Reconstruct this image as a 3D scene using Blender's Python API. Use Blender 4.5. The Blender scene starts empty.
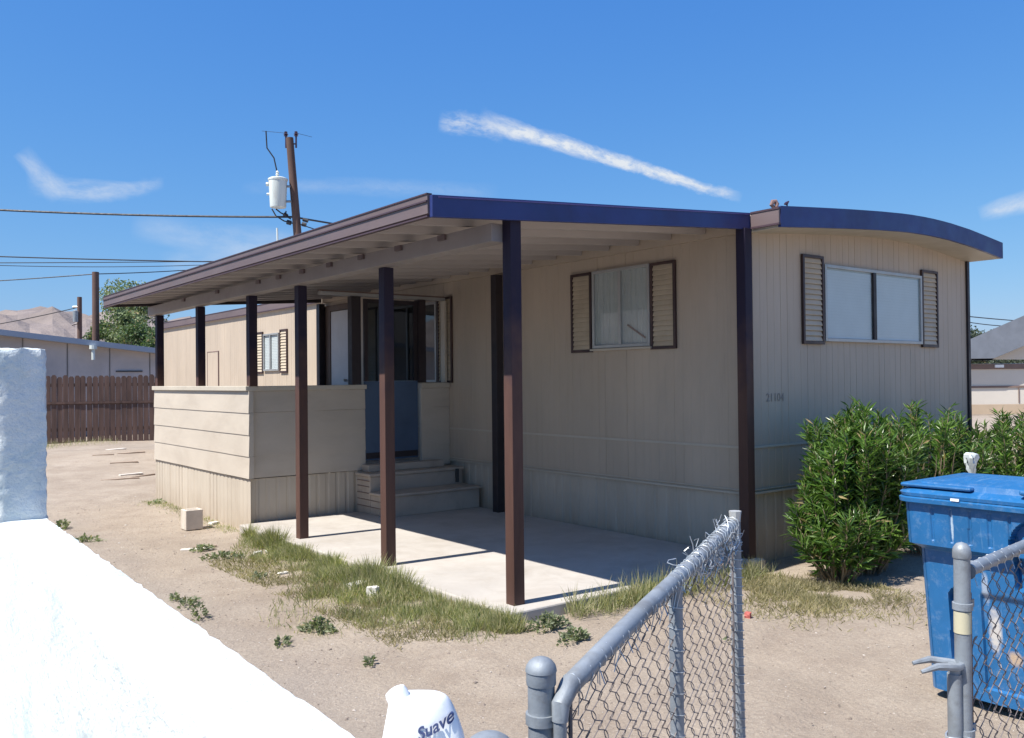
import bpy, math, random
import numpy as np
from mathutils import Vector, Matrix
random.seed(7); rng = np.random.default_rng(11)
scn = bpy.context.scene
COL = scn.collection
rad = math.radians

# ------------------------------------------------------------------ camera
CR = Vector((0.78977, -0.61331, -0.0104)); CU = Vector((0.00078, -0.01595, 0.99987)); CF = Vector((0.6134, 0.78968, 0.01212))
CP = Vector((-6.277, -4.792, 1.6)); FPX = 888.84
cam_d = bpy.data.cameras.new('camera'); cam = bpy.data.objects.new('camera', cam_d); COL.objects.link(cam)
m = Matrix.Identity(4)
for i, v in enumerate((CR, CU, -CF)):
    for j in range(3): m[j][i] = v[j]
m.translation = CP
cam.matrix_world = m
cam_d.sensor_width = 36; cam_d.lens = FPX / 1024 * 36; cam_d.clip_start = .05; cam_d.clip_end = 6000
scn.camera = cam
def ray(x, y): return CF + CR * ((x - 512) / FPX) - CU * ((y - 369) / FPX)
def at(x, y, d): return CP + ray(x, y) * d      # photo position + distance -> place in the world (layout measuring only)

# ------------------------------------------------------------------ helpers
def tag(o, label=None, cat=None, group=None, kind=None):
    if label: o['label'] = label
    if cat: o['category'] = cat
    if group: o['group'] = group
    if kind: o['kind'] = kind
    return o
def empty(name, loc=(0, 0, 0)):
    o = bpy.data.objects.new(name, None); COL.objects.link(o); o.location = loc
    o.empty_display_size = .1
    return o
def wloc(o):
    p = Vector(o.location)
    while o.parent: o = o.parent; p += Vector(o.location)
    return p
class MB:
    def __init__(s): s.v = []; s.f = []
    def add(s, vs, fs):
        b = len(s.v); s.v += [tuple(v) for v in vs]; s.f += [tuple(b + i for i in f) for f in fs]; return s
    def box(s, x0, x1, y0, y1, z0, z1):
        return s.add([(x0,y0,z0),(x1,y0,z0),(x1,y1,z0),(x0,y1,z0),(x0,y0,z1),(x1,y0,z1),(x1,y1,z1),(x0,y1,z1)],
                     [(0,3,2,1),(4,5,6,7),(0,1,5,4),(1,2,6,5),(2,3,7,6),(3,0,4,7)])
    def obox(s, c, ax, ay, az):                      # oriented box: centre, half vectors
        c, ax, ay, az = map(Vector, (c, ax, ay, az)); vs = []
        for k in (-1, 1):
            for a, b in ((-1,-1),(1,-1),(1,1),(-1,1)): vs.append(c + ax*a + ay*b + az*k)
        return s.add(vs, [(0,3,2,1),(4,5,6,7),(0,1,5,4),(1,2,6,5),(2,3,7,6),(3,0,4,7)])
    def tube(s, pts, r, n=10, caps=True):
        pts = [Vector(p) for p in pts]; rs = r if isinstance(r, (list, tuple)) else [r]*len(pts)
        b = len(s.v); up = None
        for i, p in enumerate(pts):
            t = (pts[min(i+1, len(pts)-1)] - pts[max(i-1, 0)])
            if t.length < 1e-9: t = Vector((0,0,1))
            t.normalize()
            if up is None: up = Vector((0,0,1)) if abs(t.z) < .9 else Vector((1,0,0))
            a = t.cross(up)
            if a.length < 1e-6: a = t.cross(Vector((0,1,0)))
            a.normalize(); c = a.cross(t).normalized(); up = c
            for k in range(n):
                w = 2*math.pi*k/n; s.v.append(tuple(p + a*math.cos(w)*rs[i] + c*math.sin(w)*rs[i]))
        for i in range(len(pts)-1):
            for k in range(n):
                s.f.append((b+i*n+k, b+i*n+(k+1)%n, b+(i+1)*n+(k+1)%n, b+(i+1)*n+k))
        if caps:
            s.f.append(tuple(b+k for k in range(n))[::-1]); s.f.append(tuple(b+(len(pts)-1)*n+k for k in range(n)))
        return s
    def lathe(s, c, prof, n=24):                     # vertical axis, prof = [(r, z)]
        return s.tube([(c[0], c[1], c[2]+z) for r, z in prof], [max(r, 1e-4) for r, z in prof], n) if all(prof[i][1] < prof[i+1][1] for i in range(len(prof)-1)) else s._l(c, prof, n)
    def _l(s, c, prof, n):
        b = len(s.v)
        for r, z in prof:
            for k in range(n):
                w = 2*math.pi*k/n; s.v.append((c[0]+r*math.cos(w), c[1]+r*math.sin(w), c[2]+z))
        for i in range(len(prof)-1):
            for k in range(n): s.f.append((b+i*n+k, b+i*n+(k+1)%n, b+(i+1)*n+(k+1)%n, b+(i+1)*n+k))
        s.f.append(tuple(b+k for k in range(n))[::-1]); s.f.append(tuple(b+(len(prof)-1)*n+k for k in range(n)))
        return s
    def prism(s, poly, ax, a0, a1):                  # 2D polygon extruded along axis ax ('x','y','z')
        n = len(poly); vs = []
        for a in (a0, a1):
            for p, q in poly:
                vs.append({'x': (a, p, q), 'y': (p, a, q), 'z': (p, q, a)}[ax])
        return s.add(vs, [tuple(range(n))[::-1], tuple(range(n, 2*n))] + [(i, (i+1) % n, n+(i+1) % n, n+i) for i in range(n)])
    def build(s, name, mat, parent=None, smooth=False, bevel=0):
        off = wloc(parent) if parent else Vector((0, 0, 0))
        me = bpy.data.meshes.new(name)
        arr = np.array(s.v, dtype=float) - np.array(off)
        me.from_pydata(arr.tolist(), [], s.f); me.materials.append(mat)
        bpy_fix(me)
        if smooth:
            for p in me.polygons: p.use_smooth = True
            if hasattr(me, 'set_sharp_from_angle'): me.set_sharp_from_angle(angle=rad(38))
        o = bpy.data.objects.new(name, me); COL.objects.link(o)
        if parent: o.parent = parent
        if bevel:
            b = o.modifiers.new('bevel', 'BEVEL'); b.width = bevel; b.segments = 2; b.limit_method = 'ANGLE'; b.angle_limit = rad(40)
        return o
def bpy_fix(me):
    import bmesh
    if len(me.polygons) > 60000: return
    bm = bmesh.new(); bm.from_mesh(me); bmesh.ops.recalc_face_normals(bm, faces=bm.faces); bm.to_mesh(me); bm.free()

# ------------------------------------------------------------------ materials
class NT:
    def __init__(s, nt): s.nt = nt
    def n(s, t, **k):
        nd = s.nt.nodes.new(t)
        for a, b in k.items():
            if a.startswith('i_'):
                key = a[2:]; key = int(key) if key.isdigit() else key.replace('_', ' ')
                s.put(nd.inputs[key], b)
            else: setattr(nd, a, b)
        return nd
    def put(s, inp, b):
        if isinstance(b, bpy.types.NodeSocket): s.nt.links.new(b, inp)
        elif isinstance(b, bpy.types.Node): s.nt.links.new(b.outputs[0], inp)
        else: inp.default_value = b
    def math(s, op, a, b=0., clamp=False):
        nd = s.nt.nodes.new('ShaderNodeMath'); nd.operation = op; nd.use_clamp = clamp
        s.put(nd.inputs[0], a); s.put(nd.inputs[1], b); return nd.outputs[0]
    def dot(s, a, v):
        nd = s.nt.nodes.new('ShaderNodeVectorMath'); nd.operation = 'DOT_PRODUCT'; s.put(nd.inputs[0], a); nd.inputs[1].default_value = tuple(v); return nd.outputs['Value']
    def noise(s, vec, scale, detail=4, rough=.55, dist=0., dims='3D'):
        nd = s.n('ShaderNodeTexNoise'); s.put(nd.inputs['Vector'], vec); nd.inputs['Scale'].default_value = scale
        nd.inputs['Detail'].default_value = detail; nd.inputs['Roughness'].default_value = rough; nd.inputs['Distortion'].default_value = dist
        return nd.outputs[0]
    def ramp(s, fac, stops):
        nd = s.n('ShaderNodeValToRGB'); s.put(nd.inputs[0], fac); e = nd.color_ramp.elements
        while len(e) < len(stops): e.new(.5)
        for k, (p, c) in enumerate(stops):
            e[k].position = p; e[k].color = (c, c, c, 1) if isinstance(c, (int, float)) else (*c, 1)
        return nd.outputs[0]
    def mix(s, fac, a, b, mode='MIX'):
        nd = s.n('ShaderNodeMixRGB', blend_type=mode); s.put(nd.inputs[0], fac)
        for i, c in ((1, a), (2, b)): s.put(nd.inputs[i], (*c, 1) if isinstance(c, tuple) and len(c) == 3 else c)
        return nd.outputs[0]
    def map(s, vec, sc=(1, 1, 1), loc=(0, 0, 0)):
        nd = s.n('ShaderNodeMapping'); s.put(nd.inputs[0], vec); nd.inputs['Scale'].default_value = sc; nd.inputs['Location'].default_value = loc; return nd.outputs[0]
MATS = {}
def M(name, col, rough=.6, var=.12, vscale=2.5, dirt=0., dirtcol=(.12, .09, .07), dscale=1.2, bump=.1, bscale=60, metal=0., spec=.5, stretch=(1, 1, 1), extra=None, bdist=.004):
    if name in MATS: return MATS[name]
    mt = bpy.data.materials.new(name); mt.use_nodes = True; nt = mt.node_tree; nt.nodes.clear(); k = NT(nt)
    out = k.n('ShaderNodeOutputMaterial'); bs = k.n('ShaderNodeBsdfPrincipled'); nt.links.new(bs.outputs[0], out.inputs[0])
    co = k.n('ShaderNodeTexCoord').outputs['Object']; mp = k.map(co, stretch)
    a = k.noise(mp, vscale, 5, .6)
    f = k.ramp(a, [(.3, 1-var), (.7, 1+var)])
    c = k.mix(1., tuple(col), f, 'MULTIPLY')
    if dirt:
        d = k.ramp(k.noise(k.map(co, stretch, (3, 7, 1)), dscale, 8, .68, .4), [(.48, 0.), (.72, dirt)])
        c = k.mix(d, c, dirtcol)
    if extra: c = extra(k, co, c)
    k.put(bs.inputs['Base Color'], c); bs.inputs['Metallic'].default_value = metal; bs.inputs['Specular IOR Level'].default_value = spec
    r = k.ramp(k.noise(mp, vscale*3, 4), [(.3, max(.02, rough-.1)), (.7, min(1, rough+.1))]); k.put(bs.inputs['Roughness'], r)
    if bump:
        b = k.n('ShaderNodeBump'); b.inputs['Strength'].default_value = bump; b.inputs['Distance'].default_value = bdist
        k.put(b.inputs['Height'], k.noise(co, bscale, 6, .65)); k.put(bs.inputs['Normal'], b)
    MATS[name] = mt; return mt
def leafmat(name, c0, c1, rough=.45, trans=.25, dead=.04):
    mt = bpy.data.materials.new(name); mt.use_nodes = True; nt = mt.node_tree; nt.nodes.clear(); k = NT(nt)
    out = k.n('ShaderNodeOutputMaterial'); bs = k.n('ShaderNodeBsdfPrincipled'); tr = k.n('ShaderNodeBsdfTranslucent'); mx = k.n('ShaderNodeMixShader')
    g = k.n('ShaderNodeNewGeometry'); c = k.mix(g.outputs['Random Per Island'], c0, c1)
    c = k.mix(k.math('GREATER_THAN', k.math('FRACT', k.math('MULTIPLY', g.outputs['Random Per Island'], 37.7)), 1-dead), c, (.34, .27, .14))
    big = k.noise(k.n('ShaderNodeTexCoord').outputs['Object'], 1.6, 3)
    c = k.mix(1., c, k.ramp(big, [(.35, .75), (.65, 1.25)]), 'MULTIPLY')
    k.put(bs.inputs['Base Color'], c); bs.inputs['Roughness'].default_value = rough; k.put(tr.inputs[0], k.mix(1., c, (1.1, 1.3, .6), 'MULTIPLY'))
    mx.inputs[0].default_value = trans; nt.links.new(bs.outputs[0], mx.inputs[1]); nt.links.new(tr.outputs[0], mx.inputs[2]); nt.links.new(mx.outputs[0], out.inputs[0])
    return mt
def glassmat(name, tint=(1, 1, 1), refl=1.0, rough=.02, dark=0.):
    mt = bpy.data.materials.new(name); mt.use_nodes = True; nt = mt.node_tree; nt.nodes.clear(); k = NT(nt)
    out = k.n('ShaderNodeOutputMaterial'); g = k.n('ShaderNodeBsdfGlossy'); t = k.n('ShaderNodeBsdfTransparent'); mx = k.n('ShaderNodeMixShader')
    g.inputs['Roughness'].default_value = rough; t.inputs[0].default_value = (*tint, 1)
    lw = k.n('ShaderNodeLayerWeight'); lw.inputs[0].default_value = .5
    k.put(mx.inputs[0], k.math('ADD', k.math('MULTIPLY', k.math('POWER', lw.outputs['Facing'], 4.), .8*refl), .05*refl, True))
    nt.links.new(t.outputs[0], mx.inputs[1]); nt.links.new(g.outputs[0], mx.inputs[2]); nt.links.new(mx.outputs[0], out.inputs[0])
    return mt

def grime(k, co, c):
    st = k.ramp(k.noise(k.map(co, (9, 9, .55)), 1.5, 7, .7), [(.56, 0.), (.74, .30)])
    c = k.mix(st, c, (.27, .215, .16))
    z = k.n('ShaderNodeSeparateXYZ'); k.put(z.inputs[0], co)
    sp = k.math('MULTIPLY', k.math('SUBTRACT', .30, z.outputs[2]), 3.2, True)
    sp = k.math('MULTIPLY', sp, k.ramp(k.noise(k.map(co, (3, 3, 1)), 3, 8, .75), [(.3, 0.), (.7, .75)]))
    return k.mix(sp, c, (.30, .22, .155))
m_siding = M('siding_paint', (.455, .375, .293), .55, .09, 1.3, .32, (.33, .275, .215), 1.6, .12, 90, stretch=(1, 1, .35), extra=grime)
m_skirt = M('skirting_paint', (.49, .43, .35), .6, .08, 1.2, .45, (.30, .24, .18), 1.8, .15, 70, stretch=(1, 1, .3), extra=grime)
m_board = M('porch_board_paint', (.50, .44, .365), .6, .07, 1.5, .35, (.33, .27, .21), 2.2, .2, 50, stretch=(.6, .6, 1.5))
m_trim = M('cream_trim', (.50, .45, .37), .5, .06, 2, .2, (.25, .2, .16), 3, .1)
m_brown = M('dark_brown_paint', (.04, .02, .02), .42, .22, 3, .35, (.16, .09, .07), 5, .25, 40, stretch=(1, 1, .2))
def shade_flare_top(k, co, c):                 # upper post half darkened: awning shade and lens-flare blue put into the colour
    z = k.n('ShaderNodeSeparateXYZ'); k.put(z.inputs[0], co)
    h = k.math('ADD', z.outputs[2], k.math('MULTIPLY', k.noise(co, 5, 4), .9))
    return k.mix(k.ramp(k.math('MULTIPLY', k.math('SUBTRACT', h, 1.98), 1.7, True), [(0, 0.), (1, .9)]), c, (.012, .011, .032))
m_post = M('post_paint_shaded', (.085, .045, .036), .6, .25, 3, .4, (.16, .085, .06), 5, .3, 40, spec=.25, stretch=(1, 1, .15), extra=shade_flare_top)
m_darkpost = M('black_brown_paint', (.022, .016, .02), .5, .2, 3, .2, (.06, .04, .035), 4, .2)
m_navy = M('navy_paint', (.021, .036, .15), .42, .18, 2, .5, (.02, .018, .075), 3, .15, 30)
m_gutter = M('mauve_brown_gutter', (.135, .10, .10), .5, .15, 2, .4, (.085, .06, .07), 3, .15, 30, stretch=(1, .3, 1))
m_gutline = M('dark_gutter_lip', (.06, .035, .045), .5)
m_pan = M('awning_pan_paint', (.42, .38, .36), .45, .06, 1.2, .2, (.3, .24, .2), 2, .05)
m_beam = M('beam_paint', (.27, .24, .23), .55, .1, 2, .2, (.2, .16, .14), 3, .1)
m_roofwhite = M('roof_coating', (.55, .50, .44), .7, .1, 1, .4, (.3, .22, .18), 2, .4, 20)
m_alu = M('window_aluminium', (.42, .42, .41), .4, .08, 4, .2, (.2, .2, .2), 5, .05, metal=.5)
m_blind = M('window_blind', (.62, .64, .64), .7, .04, 3, 0)
m_curtain = M('window_curtain', (.44, .46, .455), .8, .06, 3, 0)
m_dark = M('dark_interior', (.07, .07, .07), .9, .1)
m_slat = M('shutter_slat', (.50, .42, .31), .55, .1, 4, .3, (.3, .22, .15), 5, .1)
m_doorwhite = M('white_door_paint', (.52, .52, .54), .5, .05, 2, .2, (.35, .32, .3), 3, .08)
m_bluedoor = M('slate_blue_door', (.06, .10, .17), .5, .12, 2, .3, (.04, .05, .07), 2, .1)
m_glass = glassmat('window_glass', (.93, .96, .96), 1.3)
m_screen = glassmat('insect_screen', (.42, .45, .47), .25, .3)
def concrete_extra(k, co, c):
    v = k.ramp(k.noise(co, 2.2, 9, .72, .6), [(.4, 0.), (.75, .5)])
    return k.mix(v, c, (.33, .29, .25))
m_slab = M('patio_concrete', (.46, .43, .395), .85, .12, 1.1, .55, (.31, .27, .225), 2.2, .35, 45, extra=concrete_extra)
m_step = M('step_paint', (.46, .39, .32), .6, .1, 2, .5, (.27, .22, .18), 2.5, .2, 40)
m_stucco = M('white_stucco', (.66, .70, .70), .8, .06, 5, .85, (.43, .53, .55), 3.2, .8, 26, bdist=.018)
m_galv = M('galvanised_pipe', (.27, .30, .33), .55, .18, 8, .7, (.15, .145, .14), 11, .35, 45, metal=.3)
m_wire = M('galvanised_wire', (.22, .19, .18), .6, .3, 9, .7, (.10, .065, .055), 7, .2, metal=.3)
m_silver = M('tie_wire', (.55, .58, .60), .4, .2, 9, 0, metal=.6)
def bin_extra(k, co, c):
    # drip streaks, scuffs and a patch of dried mud, all in the cart's own coordinates
    st = k.ramp(k.noise(k.map(co, (1, 26, 1.6)), 1.6, 6, .6), [(.62, 0.), (.72, .35)])
    c = k.mix(st, c, (.20, .34, .50))
    sc = k.ramp(k.noise(co, 22, 8, .75), [(.52, 0.), (.78, .5)])
    c = k.mix(sc, c, (.22, .32, .45))
    for cy, cz, ry, rz, col, amt in ((.07, .38, .035, .13, (.55, .52, .48), .9), (-.015, .265, .04, .045, (.45, .34, .24), .95), (.10, .58, .02, .09, (.55, .58, .6), .5), (.215, .87, .009, .09, (.5, .6, .68), .8)):
        s = k.n('ShaderNodeSeparateXYZ'); k.put(s.inputs[0], co)
        a = k.math('DIVIDE', k.math('SUBTRACT', s.outputs[1], cy), ry); b = k.math('DIVIDE', k.math('SUBTRACT', s.outputs[2], cz), rz)
        d = k.math('ADD', k.math('MULTIPLY', a, a), k.math('MULTIPLY', b, b)); d = k.math('ADD', d, k.math('MULTIPLY', k.noise(co, 30, 5, .7), 1.6))
        c = k.mix(k.math('MULTIPLY', k.ramp(k.math('MULTIPLY', d, .5), [(.5, 1.), (.85, 0.)]), amt), c, col)
    return c
m_bin = M('blue_bin_plastic', (.014, .118, .30), .42, .1, 5, .25, (.03, .17, .46), 9, .12, 150, extra=bin_extra)
m_rubber = M('black_rubber', (.02, .02, .02), .8)
m_leaf = leafmat('oleander_leaf', (.032, .092, .015), (.135, .225, .042), .34, .3)
m_stem = M('oleander_stem', (.22, .17, .11), .8, .2, 8)
m_grass = leafmat('grass_blade', (.17, .205, .08), (.48, .43, .28), .6, .45)
m_drygrass = leafmat('dry_grass_blade', (.24, .22, .11), (.40, .34, .22), .7, .4)
m_weed = leafmat('weed_leaf', (.14, .17, .10), (.28, .30, .20), .6, .4)
m_tree = leafmat('tree_leaf', (.07, .115, .05), (.14, .19, .09), .6, .3)
m_tree2 = leafmat('pale_tree_leaf', (.13, .18, .08), (.22, .26, .13), .6, .25)
m_bark = M('bark', (.12, .085, .06), .9, .2, 5)
m_wood = M('utility_pole_wood', (.105, .06, .048), .85, .25, 3, .3, (.2, .13, .1), 4, .3, stretch=(1, 1, .1))
m_white = M('transformer_paint', (.62, .66, .62), .45, .08, 3, .5, (.30, .27, .24), 5, .1, stretch=(1, 1, .15))
m_black = M('black_cable', (.02, .02, .025), .6, .05)
m_insul = M('brown_insulator', (.05, .03, .05), .3)
m_rock = M('pale_rock', (.62, .60, .56), .85, .12, 9, .2, (.4, .33, .27), 9, .5, 30)
m_block = M('concrete_block', (.56, .50, .43), .9, .1, 8, .3, (.35, .28, .22), 6, .6, 120)
m_plank = M('weathered_plank', (.33, .25, .19), .85, .25, 6)
m_palepl = M('pale_plank', (.62, .57, .50), .8, .15, 6)
m_fence = M('fence_board_wood', (.09, .053, .043), .85, .35, 4, .4, (.20, .12, .09), 3, .3, stretch=(2.5, 2.5, .3))
m_nwall = M('neighbour_wall', (.58, .50, .455), .8, .08, .6, .3, (.2, .17, .15), .5, .1)
m_nroof = M('neighbour_roof_edge', (.36, .39, .44), .6, .06, 1)
m_gwall = M('pale_neighbour_wall', (.62, .57, .50), .7, .05, .5)
m_groof = M('grey_shingles', (.18, .20, .235), .9, .12, 2)
m_gband = M('neighbour_brown_trim', (.20, .14, .12), .8)
m_tan = M('tan_block_wall', (.48, .37, .26), .9, .1, 1)
m_bottle = M('white_plastic', (.82, .84, .85), .3, .03, 6, 0, bump=.05)
m_ink = M('navy_ink', (.05, .07, .17), .5, .05)
m_cyan = M('cyan_print', (.12, .50, .68), .4, .05)
m_numink = M('faded_number_paint', (.32, .275, .235), .7, .1)

# ------------------------------------------------------------------ world + sun
w = bpy.data.worlds.new('World'); scn.world = w; w.use_nodes = True; nt = w.node_tree; nt.nodes.clear(); k = NT(nt)
TS = Vector((-.66, .045, 1.)).normalized()
out = k.n('ShaderNodeOutputWorld'); bg = k.n('ShaderNodeBackground'); nt.links.new(bg.outputs[0], out.inputs[0])
sky = k.n('ShaderNodeTexSky', sky_type='NISHITA'); sky.sun_disc = False
sky.sun_elevation = math.asin(TS.z); sky.sun_rotation = math.atan2(TS.x, TS.y)
sky.altitude = 200; sky.air_density = 1.15; sky.dust_density = .6; sky.ozone_density = 2.2
d = k.n('ShaderNodeTexCoord').outputs['Generated']
c = sky.outputs[0]
sp_ = k.n('ShaderNodeSeparateColor'); k.put(sp_.inputs[0], c); cb = k.n('ShaderNodeCombineColor')   # clear desert sky: deeper blue than the bare model
for i_, (g_e, g_k) in enumerate(((1.12, .46), (.75, .60), (.35, .875))):
    v_ = k.math('MINIMUM', k.math('MULTIPLY', sp_.outputs[i_], .15), 1.3)
    k.put(cb.inputs[i_], k.math('MULTIPLY', k.math('POWER', v_, g_e), g_k/.168))
c = cb.outputs[0]
def wisp(c, p0, p1, w0, w1, amt, nscale, soft=.5, curve=0., seed=0, thr=.45):
    A = ray(*p0).normalized(); B = ray(*p1).normalized(); C = (A + B).normalized()
    T = (B - A); T = (T - C*T.dot(C)).normalized(); N = C.cross(T)
    L = (B.dot(T)/B.dot(C)); px = 1/FPX
    dc = k.math('MAXIMUM', k.dot(d, C), .05)
    a = k.math('DIVIDE', k.dot(d, T), dc); b = k.math('DIVIDE', k.dot(d, N), dc)
    an = k.math('DIVIDE', a, L)                                     # -1..1 along
    cv = k.n('ShaderNodeCombineXYZ'); k.put(cv.inputs[0], k.math('MULTIPLY', a, .45)); k.put(cv.inputs[1], b); cv.inputs[2].default_value = seed
    nz = k.noise(cv, nscale, 8, .68, .5)
    nf = k.noise(cv, nscale*3.1, 6, .7, .3)
    u = k.math('MULTIPLY_ADD', an, .5, True)
    u.node.inputs[2].default_value = .5                              # 0..1
    wd = k.math('MULTIPLY_ADD', u, (w1 - w0)*px); wd.node.inputs[2].default_value = w0*px
    off = k.math('MULTIPLY', k.math('MULTIPLY', an, an), curve*px)
    off = k.math('ADD', off, k.math('MULTIPLY', k.math('SUBTRACT', nz, .5), 1.3*w0*px))
    bb = k.math('DIVIDE', k.math('SUBTRACT', b, off), wd)
    g = k.math('SUBTRACT', 1., k.math('MULTIPLY', bb, bb), True)
    e = k.math('SUBTRACT', 1., k.math('POWER', k.math('ABSOLUTE', an), 5.), True)
    g = k.math('MULTIPLY', k.math('POWER', g, 1.+soft), k.math('MULTIPLY', e, k.ramp(nf, [(thr-.17, .15), (thr+.2, 1.)])))
    front = k.math('GREATER_THAN', k.dot(d, C), .3)
    g = k.math('MULTIPLY', k.math('MULTIPLY', g, amt, True), front)
    return k.mix(g, c, (CL*.93, CL*.99, CL*1.07))
CL = 4.9
c = wisp(c, (478, 118), (742, 199), 13.5, 5, 1.25, 34, .6, 0, 1.3, .42)
c = wisp(c, (438, 120), (505, 130), 13, 11, .8, 48, .5, 2, 2.1, .55)
c = wisp(c, (20, 150), (62, 198), 9, 12, .38, 30, .8, 0, 4.4)
c = wisp(c, (26, 188), (165, 194), 14, 7, .42, 30, .8, -8, 5.2)
c = wisp(c, (240, 184), (500, 190), 9, 12, .17, 26, .8, 4, 6.2)
c = wisp(c, (130, 225), (360, 262), 16, 30, .4, 9, .8, 0, 7.1)
c = wisp(c, (160, 268), (330, 250), 16, 18, .38, 12, .8, 0, 9.1)
c = wisp(c, (978, 214), (1080, 186), 8, 16, .75, 16, .6, 0, 8.2)
k.put(bg.inputs['Color'], c); bg.inputs['Strength'].default_value = .1
sl = bpy.data.lights.new('sun', 'SUN'); so = bpy.data.objects.new('sun', sl); COL.objects.link(so)
sl.energy = 4.8; sl.angle = rad(.53); sl.color = (1., .95, .87)
so.rotation_euler = TS.to_track_quat('Z', 'Y').to_euler(); so.location = (-20, 0, 30)
scn.view_settings.view_transform = 'Standard'; scn.view_settings.look = 'None'; scn.view_settings.gamma = 1
scn.view_settings.exposure = .75
scn.cycles.max_bounces = 8; scn.cycles.diffuse_bounces = 5; scn.cycles.transparent_max_bounces = 24
scn.cycles.use_denoising = True

# ------------------------------------------------------------------ ground
def vn(x, y, s, seed=0):                                            # smooth value noise, numpy
    x = np.asarray(x)/s + 100 + seed*17.3; y = np.asarray(y)/s + 100 + seed*9.7
    xi, yi = np.floor(x), np.floor(y); xf, yf = x-xi, y-yi; xf = xf*xf*(3-2*xf); yf = yf*yf*(3-2*yf)
    h = lambda a, b: np.modf(np.abs(np.sin(a*127.1+b*311.7+seed)*43758.5453))[0]
    return (h(xi, yi)*(1-xf)+h(xi+1, yi)*xf)*(1-yf) + (h(xi, yi+1)*(1-xf)+h(xi+1, yi+1)*xf)*yf
def gz(x, y):
    x = np.asarray(x, float); y = np.asarray(y, float)
    z = (vn(x, y, 1.3, 1)-.5)*.035 + (vn(x, y, .45, 2)-.5)*.022 + (vn(x, y, .16, 3)-.5)*.012
    rut = 0
    for o_ in (0., .62): rut = rut - .016*np.exp(-((y-(-2.55+.42*(x+3)-.03*(x+3)**2)-o_)/.085)**2)*(.6+.4*np.sign(np.sin(x*38)))*(x > -4.2)*(x < 1)
    z = z + rut + .02*(vn(x, y, 3.1, 6)-.5)
    mound = .16*np.exp(-(((x+1.5)/2.2)**2+((y-15.5)/2.5)**2))
    far = np.clip((np.hypot(x, y)-30)/30, 0, 1)
    return (z - .012)*(1-far) + mound
xs = np.concatenate([-np.geomspace(8.2, 4500, 40)[::-1], np.arange(-8, 6.01, .085), np.geomspace(6.3, 4500, 42)])
ys = np.concatenate([-np.geomspace(5.4, 4500, 40)[::-1], np.arange(-5.2, 12, .085), np.arange(12.1, 24, .25), np.geomspace(24.5, 4500, 40)])
X, Y = np.meshgrid(xs, ys); Z = gz(X, Y)
nx, ny = len(xs), len(ys)
idx = np.arange(nx*ny).reshape(ny, nx)
F = np.stack([idx[:-1, :-1], idx[:-1, 1:], idx[1:, 1:], idx[1:, :-1]], -1).reshape(-1, 4)
me = bpy.data.meshes.new('ground'); me.from_pydata(np.stack([X, Y, Z], -1).reshape(-1, 3).tolist(), [], F.tolist())
for p in me.polygons: p.use_smooth = True
gmat = bpy.data.materials.new('sandy_soil'); gmat.use_nodes = True; nt = gmat.node_tree; nt.nodes.clear(); k = NT(nt)
out = k.n('ShaderNodeOutputMaterial'); bs = k.n('ShaderNodeBsdfPrincipled'); nt.links.new(bs.outputs[0], out.inputs[0])
co = k.n('ShaderNodeTexCoord').outputs['Object']
c = k.mix(k.ramp(k.noise(co, .7, 6, .6), [(.35, 0.), (.65, 1.)]), (.335, .275, .215), (.425, .36, .29))
c = k.mix(k.ramp(k.noise(k.map(co, (1, 1, 1), (5, 2, 0)), 2.6, 8, .7), [(.45, 0.), (.7, .7)]), c, (.265, .21, .165))
sx = k.n('ShaderNodeSeparateXYZ'); k.put(sx.inputs[0], co)
grey = k.math('MULTIPLY', k.math('SUBTRACT', -3.1, k.math('ADD', sx.outputs[0], k.math('MULTIPLY', k.noise(co, 1.1, 4), 1.2))), .7, True)   # grey gravel beside the white wall
c = k.mix(k.math('MULTIPLY', grey, .8), c, (.315, .295, .28))
c = k.mix(k.ramp(k.noise(co, 55, 6, .8), [(.35, .55), (.62, 0.)]), c, (.19, .155, .13))
c = k.mix(k.ramp(k.noise(k.map(co, (1, 1, 1), (9, 1, 4)), 75, 5, .8), [(.57, 0.), (.72, .8)]), c, (.55, .50, .44))
k.put(bs.inputs['Base Color'], c); bs.inputs['Roughness'].default_value = .95; bs.inputs['Specular IOR Level'].default_value = .15
b = k.n('ShaderNodeBump'); b.inputs['Strength'].default_value = .75; b.inputs['Distance'].default_value = .02
k.put(b.inputs['Height'], k.math('ADD', k.noise(co, 28, 8, .75), k.math('MULTIPLY', k.noise(co, 7, 4), .7))); k.put(bs.inputs['Normal'], b)
me.materials.append(gmat); o = bpy.data.objects.new('ground', me); COL.objects.link(o); tag(o, kind='structure')

# hills
def hills():
    verts = []; faces = []; na, nr = 260, 26
    a0, a1 = rad(-10), rad(140)
    for i in range(na):
        th = a0+(a1-a0)*i/(na-1)
        for j in range(nr):
            t = j/(nr-1); r = 900+900*t
            ridge = math.sin(math.pi*min(1, t*1.15))**.8 if t < .87 else 0
            prof = .62 + .75*float(vn(th*14, 3, 1, 4)) * .6 + .22*float(vn(th*55, t*5, 1, 5)) + .10*float(vn(th*180, t*14, 1, 6))
            base = 96 if th > rad(60) else 96 - (rad(60)-th)*90
            h = max(4, base)*ridge*(prof) + (float(vn(th*90, t*30, 1, 8))-.5)*14*ridge
            verts.append((r*math.cos(th), r*math.sin(th), h-3))
    for i in range(na-1):
        for j in range(nr-1): faces.append((i*nr+j, (i+1)*nr+j, (i+1)*nr+j+1, i*nr+j+1))
    hm = M('desert_hill_rock', (.20, .165, .15), .95, .25, .012, .7, (.13, .105, .11), .02, .6, .05, bdist=8)
    b = MB(); b.add(verts, faces); o = b.build('hills', hm, smooth=False); tag(o, kind='structure')
hills()

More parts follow.
